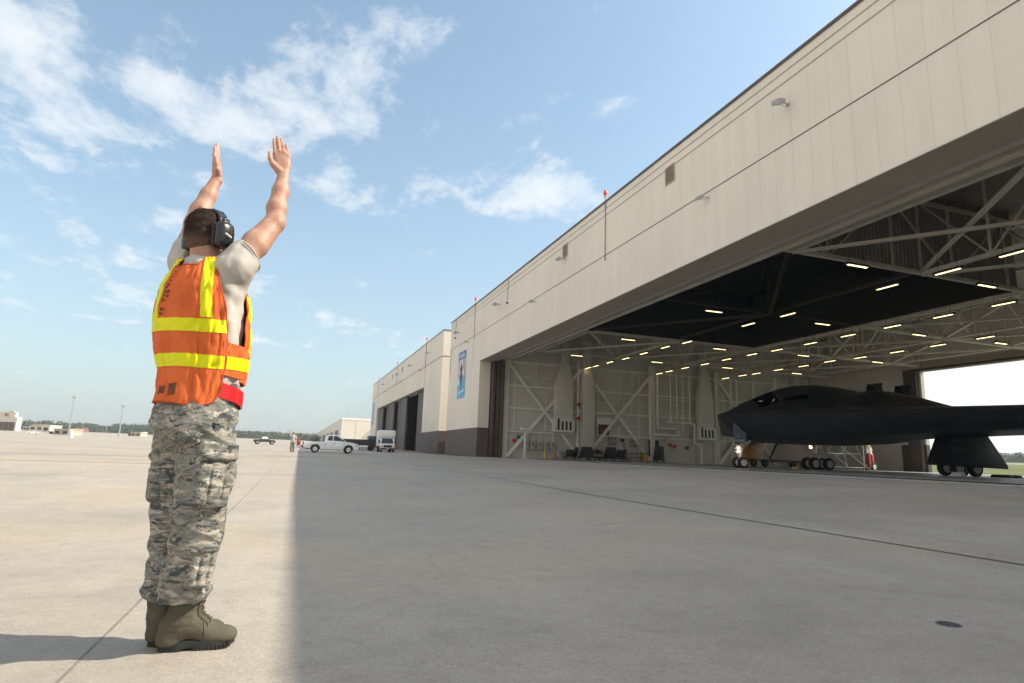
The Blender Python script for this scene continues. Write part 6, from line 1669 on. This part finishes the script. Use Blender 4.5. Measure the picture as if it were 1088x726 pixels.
    V = Vol(ak + vec(-.12, -.12, .12), ak + vec(.12, .12, .36), .0035); V.chain([ak + Up * .32, ak + Up * .19, ak + Up * .120 + d * .004], [.0650, .0585, .0540], .02); V.box(ak + Up * .22 + d * .085, (.058, .2, .14), AX_, .004, 0, True); V.cut(ak + Up * .145 - d * .0, -Up * .9 + d * .28)
    sdf_obj('ankle_panel', V, M_BOOTF, b, lambda p, n: .0022 * (1 - 2 * abs(pn((p[0] * 18, p[1] * 18, p[2] * 50)))), 1)
    # toe cap seam
    m = MB(); P_ = []
    for k_ in range(19):
        a = math.pi * k_ / 18; s_ = math.cos(a) * .07; o_ = B(.60 - .05 * math.sin(a), 0, .05); dv = sd * math.cos(a) + Up * math.sin(a)
        p, n, _, _ = bv.ray_cast(Vector(o_ + dv * .2), Vector(-dv))
        if p is not None and p.z > .035: P_.append(p - Vector(-dv) * .001)
    if len(P_) > 3: m.tube(P_, .0022, 6); m.build('toe_seam', M_LACE, b, smooth=True)
boot((-.432, 2.855, 0), (-.158, 2.880, 0), anR + vec(.0, 0, 0))
boot((-.482, 2.930, 0), (-.215, 2.980, 0), anL + vec(.0, 0, 0))

# safety vest: panels hung round the trunk
VA = [(.94, .170), (1.0, .168), (1.10, .176), (1.25, .198), (1.36, .200), (1.45, .188), (1.51, .162), (1.55, .130), (1.59, .100)]
VBk = [(.94, .165), (1.0, .160), (1.10, .155), (1.25, .158), (1.36, .156), (1.45, .146), (1.51, .124), (1.55, .104), (1.59, .084)]
VFr = [(.94, .155), (1.10, .150), (1.25, .165), (1.36, .160), (1.45, .138), (1.51, .11), (1.55, .085), (1.59, .07)]
def ip(z, t): return float(np.interp(z, [a for a, _ in t], [b for _, b in t]))
def vest_pt(ph, z, off=0.):
    """ph: degrees from the spine, + towards the right side"""
    a = rad(ph); A = ip(z, VA) * (.955 if math.cos(a) < -.1 else 1.) + off; B_ = (ip(z, VBk) if math.cos(a) > 0 else ip(z, VFr)) + off
    e = .86; c, s = math.cos(a), math.sin(a); sg = lambda q: math.copysign(abs(q) ** e, q)
    w_ = .008 * pn((s * 3.1 + 5, c * 3.1, z * 4.2)) + .0075 * pn((s * 7 + z * 6, c * 7, z * 8 + 4)) + .0035 * pn((s * 15, c * 15, z * 24)) - .006 * max(0., 1 - abs(pn((s * 4 + z * 3.5 + 2, c * 4, z * 5 - s * 2))) / .16)
    p = Cz(z) + Rt * sg(s) * (A + w_) - Fw * sg(c) * (B_ + w_)
    return p
def vest_sheet(name, mat, parent, cols, rows, lo_fn, hi_fn, z0f, z1f, off, th, label=None):
    """cloth panel: for row parameter v the angle runs lo..hi, for column u the height runs z0..z1"""
    vs = []; fs = []
    for lay, o_ in ((0, off), (1, off + th)):
        for j in range(rows + 1):
            for i in range(cols + 1):
                u = i / cols; v = j / rows; z = z0f(u) + (z1f(u) - z0f(u)) * v; ph = lo_fn(z) + (hi_fn(z) - lo_fn(z)) * u
                vs.append(tuple(vest_pt(ph, z, o_)))
    n = (rows + 1) * (cols + 1); w_ = cols + 1
    for lay in (0, 1):
        for j in range(rows):
            for i in range(cols):
                q = [lay * n + j * w_ + i, lay * n + j * w_ + i + 1, lay * n + (j + 1) * w_ + i + 1, lay * n + (j + 1) * w_ + i]; fs.append(tuple(q if lay else reversed(q)))
    for j in range(rows):
        for i in (0, cols): a, b = j * w_ + i, (j + 1) * w_ + i; fs.append((a, b, b + n, a + n))
    for i in range(cols):
        for j in (0, rows): a, b = j * w_ + i, j * w_ + i + 1; fs.append((a, b, b + n, a + n))
    m = MB(); m.add(vs, fs); return m.build(name, mat, parent, smooth=True, auto=50, label=label)
RE = [(.94, 66), (1.0, 70), (1.10, 72), (1.28, 72), (1.38, 66), (1.45, 60), (1.51, 57), (1.61, 66)]
LE_ = [(.94, -66), (1.0, -70), (1.10, -75), (1.28, -80), (1.38, -76), (1.45, -70), (1.51, -62), (1.61, -66)]
rE = lambda z: ip(z, RE); lE = lambda z: ip(z, LE_)
def hem(u):      # rounded lower corners
    return .955 + (.055 * (1 - math.sqrt(max(0, 1 - (max(0, (u - .80)) / .2) ** 2))) if u > .80 else 0) + (.04 * max(0, (.12 - u) / .12) ** 2 if u < .12 else 0) + .008 * math.sin(u * 5)
def neck(u):     # scooped back of the neck
    c = abs(u - .5) * 2; return 1.538 + .05 * max(0, min(1, (c - .40) / .22)) ** 1.2
vest = vest_sheet('safety_vest', M_VEST, pers, 64, 90, lE, rE, hem, neck, .0, .003)
# front panel, shoulder pieces and side straps
vest_sheet('front_panel', M_VEST, vest, 48, 70, lambda z: ip(z, [(1.0, 101), (1.3, 104), (1.45, 120), (1.64, 118)]), lambda z: ip(z, [(1.0, 250), (1.3, 250), (1.45, 240), (1.64, 244)]), lambda u: 1.06 - .02 * u, lambda u: 1.45 + .13 * max(0, abs(u - .5) * 2 - .3) / .7, .0, .003)
for s in (-1, 1):
    vest_sheet('shoulder_piece', M_VEST, vest, 30, 10, lambda z: s * ip(z, [(1.49, 52), (1.59, 48)]), lambda z: s * ip(z, [(1.49, 134), (1.59, 134)]), lambda u: 1.525, lambda u: 1.585, .001, .003)
vest_sheet('side_strap', M_VEST, vest, 24, 16, lambda z: 68., lambda z: 118., lambda u: 1.075 + .004 * math.sin(u * 9), lambda u: 1.215 - .01 * u, .002, .003)
vest_sheet('side_strap', M_VEST, vest, 24, 16, lambda z: -118., lambda z: -70., lambda u: 1.075, lambda u: 1.21, .002, .003)
# lime tape
z1a, z1b, z2a, z2b = 1.250, 1.304, 1.104, 1.157
vest_sheet('reflective_stripe', M_LIME, vest, 60, 6, lambda z: lE(z) + .5, lambda z: rE(z) - .5, lambda u: z1a + .004 * math.sin(6 * u), lambda u: z1b + .004 * math.sin(6 * u), .0035, .0018)
vest_sheet('reflective_stripe', M_LIME, vest, 60, 6, lambda z: lE(z) + .5, lambda z: rE(z) - .5, lambda u: z2a + .003 * math.sin(5 * u), lambda u: z2b + .003 * math.sin(5 * u), .0035, .0018)
vest_sheet('reflective_stripe', M_LIME, vest, 40, 6, lambda z: 74.5, lambda z: 165., lambda u: z2a + .006 * u, lambda u: z2b + .010 * u, .0058, .0018)
vest_sheet('reflective_stripe', M_LIME, vest, 40, 6, lambda z: -165., lambda z: -76., lambda u: z2a, lambda u: z2b, .0058, .0018)
SRa = [(1.28, 36), (1.40, 33), (1.50, 33), (1.59, 38)]; SRb = [(1.28, 52), (1.40, 49), (1.50, 51), (1.59, 62)]
vest_sheet('shoulder_stripe', M_LIME, vest, 10, 40, lambda z: ip(z, SRa), lambda z: ip(z, SRb), lambda u: z1b + .002, lambda u: 1.582, .0036, .0018)
vest_sheet('shoulder_stripe', M_LIME, vest, 10, 40, lambda z: -ip(z, [(1.28, 46), (1.40, 42), (1.50, 41), (1.59, 50)]), lambda z: -ip(z, [(1.28, 24), (1.40, 21.5), (1.50, 21), (1.59, 30)]), lambda u: z1b + .002, lambda u: 1.582, .0036, .0018)
vest_sheet('shoulder_stripe', M_LIME, vest, 6, 24, lambda z: 118., lambda z: 132., lambda u: 1.18, lambda u: 1.44, .0036, .0018)
# binding round the free edges
m = MB()
m.tube([vest_pt(rE(z) + .6, z, .0015) for z in np.linspace(1.0, 1.56, 60)], .0042, 6); m.tube([vest_pt(lE(z) - .6, z, .0015) for z in np.linspace(1.0, 1.56, 60)], .0042, 6)
m.tube([vest_pt(lE(hem(u)) + (rE(hem(u)) - lE(hem(u))) * u, hem(u), .0015) for u in np.linspace(0, 1, 60)], .0042, 6)
m.tube([vest_pt(lE(neck(u)) + (rE(neck(u)) - lE(neck(u))) * u, neck(u), .0015) for u in np.linspace(.22, .78, 40)], .0042, 6)
m.build('binding', M_BIND, vest, smooth=True)
# writing down the left strap
def vest_text(s, size, ph0, z0, name, mat, off):
    cu = bpy.data.curves.new(name, 'FONT'); cu.body = s; cu.size = size; cu.resolution_u = 2; cu.space_character = 1.08
    tmp = bpy.data.objects.new('tmp', cu); COL.objects.link(tmp); bpy.context.view_layer.update()
    me = bpy.data.meshes.new_from_object(tmp.evaluated_get(bpy.context.evaluated_depsgraph_get())); bpy.data.objects.remove(tmp)
    o_ = org_of(vest)
    for v in me.vertices:
        x, y = v.co.x, v.co.y; z = z0 - x
        v.co = Vector(vest_pt(ph0(z) + math.degrees(y / .17), z, off) - o_)
    me.name = name; return link_mesh(name, me, mat, vest)
vest_text('UNANBFA183', .033, lambda z: -ip(z, [(1.30, 20), (1.42, 16.5), (1.53, 14)]), 1.530, 'marker_lettering', M_INK, .0048)
# worn stencil blocks low on the back
def blk(name, pa_, pb_, za, zb_): return vest_sheet(name, M_STENCIL, vest, 6, 3, lambda z: pa_, lambda z: pb_, lambda u: za, lambda u: zb_, .0034, .0008)
for a, b, za, zb_ in ((-41, -38, .992, 1.028), (-37, -34.5, .990, 1.028), (-34, -31, .996, 1.024), (-30.5, -27.5, 1.0, 1.02), (-27, -24, .996, 1.025), (-23.4, -20, .994, 1.026), (-15, -12, .985, 1.034), (-11.6, -9, .986, 1.036), (-8.5, -5.6, .988, 1.036), (-5.2, -2, .990, 1.038)): blk('stencil_mark', a + 13, b + 13, za, zb_)
# red belt
def belt():
    vs = []; fs = []; n = 96
    for k in range(n):
        ph = -180 + 360 * k / n; a = rad(ph)
        for o_, z_ in ((.0, 0.), (.007, 0.), (.007, .062), (.0, .062)):
            zz = 1.015 + .035 * math.cos(a) - .012 * math.sin(a) + z_ * 1.0 - .03
            A, B_ = .176 - .026 * max(0., math.cos(a)) + o_, .136 + o_
            vs.append(tuple(Cz(1.0) + Rt * math.sin(a) * A - Fw * math.cos(a) * B_ + Up * (zz - 1.0)))
    for k in range(n):
        j = (k + 1) % n
        for q in range(4): fs.append((k * 4 + q, k * 4 + (q + 1) % 4, j * 4 + (q + 1) % 4, j * 4 + q))
    m = MB(); m.add(vs, fs); return m.build('belt', M_REDB, pers, smooth=True, auto=40)
belt()

# ---------------------------------------------------------------- the second marshaller far off
def far_person():
    b = at(310, 481, 60.0); b[2] = ground(b[0], b[1]); o = np.array(b)
    def q(x, y, z): return o + vec(x, y, z)
    V = Vol(o + vec(-.6, -.4, -.01), o + vec(.6, .4, 2.4), .016)
    V.chain([q(0, 0, .95), q(0, 0, 1.2), q(0, 0, 1.42)], [.14, .14, .16], .06); V.cone(q(-.13, 0, 1.47), q(.13, 0, 1.47), .07, .07, .05); V.cone(q(0, 0, 1.5), q(0, 0, 1.62), .06, .055, .03)
    V.ell(q(.01, .0, 1.70), (.085, .10, .115), None, .02); V.ell(q(.01, -.095, 1.69), (.02, .03, .03), None, .02)
    for s in (-1, 1): V.chain([q(.09 * s, 0, .9), q(.10 * s, -.01, .5), q(.10 * s, 0, .08)], [.08, .06, .045], .03); V.ell(q(.10 * s, -.07, .04), (.045, .12, .04), None, .03)
    V.chain([q(-.2, 0, 1.46), q(-.30, -.02, 1.68), q(-.42, -.05, 1.92)], [.065, .05, .038], .03); V.ell(q(-.44, -.05, 2.0), (.03, .03, .06), None, .02)
    for i in range(5): V.cone(q(-.475 + i * .018, -.05, 2.02), q(-.50 + i * .03, -.05, 2.11 - abs(i - 2) * .012), .012, .010, .008)
    V.chain([q(.2, 0, 1.46), q(.29, .02, 1.2), q(.27, -.06, .97)], [.065, .05, .036], .03); V.ell(q(.27, -.08, .90), (.03, .035, .06), None, .02)
    p = sdf_obj('person', V, M_SKINP, None, None, 2, o); p.location = tuple(o); p['_org'] = o.tolist()
    setp(p, label='distant marshaller in camouflage trousers facing the camera with one arm raised', category='person')
    V = Vol(o + vec(-.5, -.4, .85), o + vec(.5, .4, 1.75), .018); V.chain([q(0, 0, .98), q(0, 0, 1.2), q(0, 0, 1.42)], [.165, .16, .18], .06); V.cone(q(-.13, 0, 1.47), q(.13, 0, 1.47), .085, .085, .05); V.cone(q(-.2, 0, 1.46), q(-.26, -.02, 1.60), .085, .075, .03); V.cone(q(.2, 0, 1.46), q(.26, .01, 1.28), .085, .075, .03)
    sdf_obj('t_shirt', V, M_TEE, p, None, 2)
    V = Vol(o + vec(-.5, -.4, .08), o + vec(.5, .4, 1.15), .018); V.ell(q(0, 0, .96), (.19, .15, .12), None, .04)
    for s in (-1, 1): V.chain([q(.09 * s, 0, .9), q(.11 * s, -.01, .5), q(.11 * s, 0, .18)], [.11, .095, .085], .03)
    sdf_obj('trousers', V, M_CAMO, p, None, 2)
    V = Vol(o + vec(-.3, -.3, 1.6), o + vec(.3, .3, 1.9), .015); V.ell(q(.01, .015, 1.735), (.095, .105, .10), None, .02); V.cut(q(0, 0, 1.72), -Up); sdf_obj('hair', V, M_HAIRF, p, None, 1)
    for s in (-1, 1): V = Vol(o + vec(-.3, -.3, -.01), o + vec(.3, .3, .3), .015); V.cone(q(.10 * s, 0, .22), q(.10 * s, 0, .06), .065, .06, .02); V.ell(q(.10 * s, -.07, .05), (.06, .14, .05), None, .03); sdf_obj('boot', V, M_BOOT, p, None, 1)
far_person()
# ---------------------------------------------------------------- the summer haze over the field
hz = MB(); hz.box((-1300, -400, -3), (1300, 1250, 42)); ho = hz.build('haze', [])
hm = bpy.data.materials.new('summer_haze'); hm.use_nodes = True
nt = hm.node_tree; nt.nodes.clear()
pv = nt.nodes.new('ShaderNodeVolumePrincipled'); ou = nt.nodes.new('ShaderNodeOutputMaterial')
pv.inputs['Color'].default_value = (.86, .92, .97, 1); pv.inputs['Density'].default_value = .0004; pv.inputs['Anisotropy'].default_value = .2
nt.links.new(pv.outputs[0], ou.inputs['Volume'])
ho.data.materials.append(hm); ho['kind'] = 'stuff'
hm.cycles.homogeneous_volume = True
for o in list(bpy.data.objects):
    if '_org' in o: del o['_org']
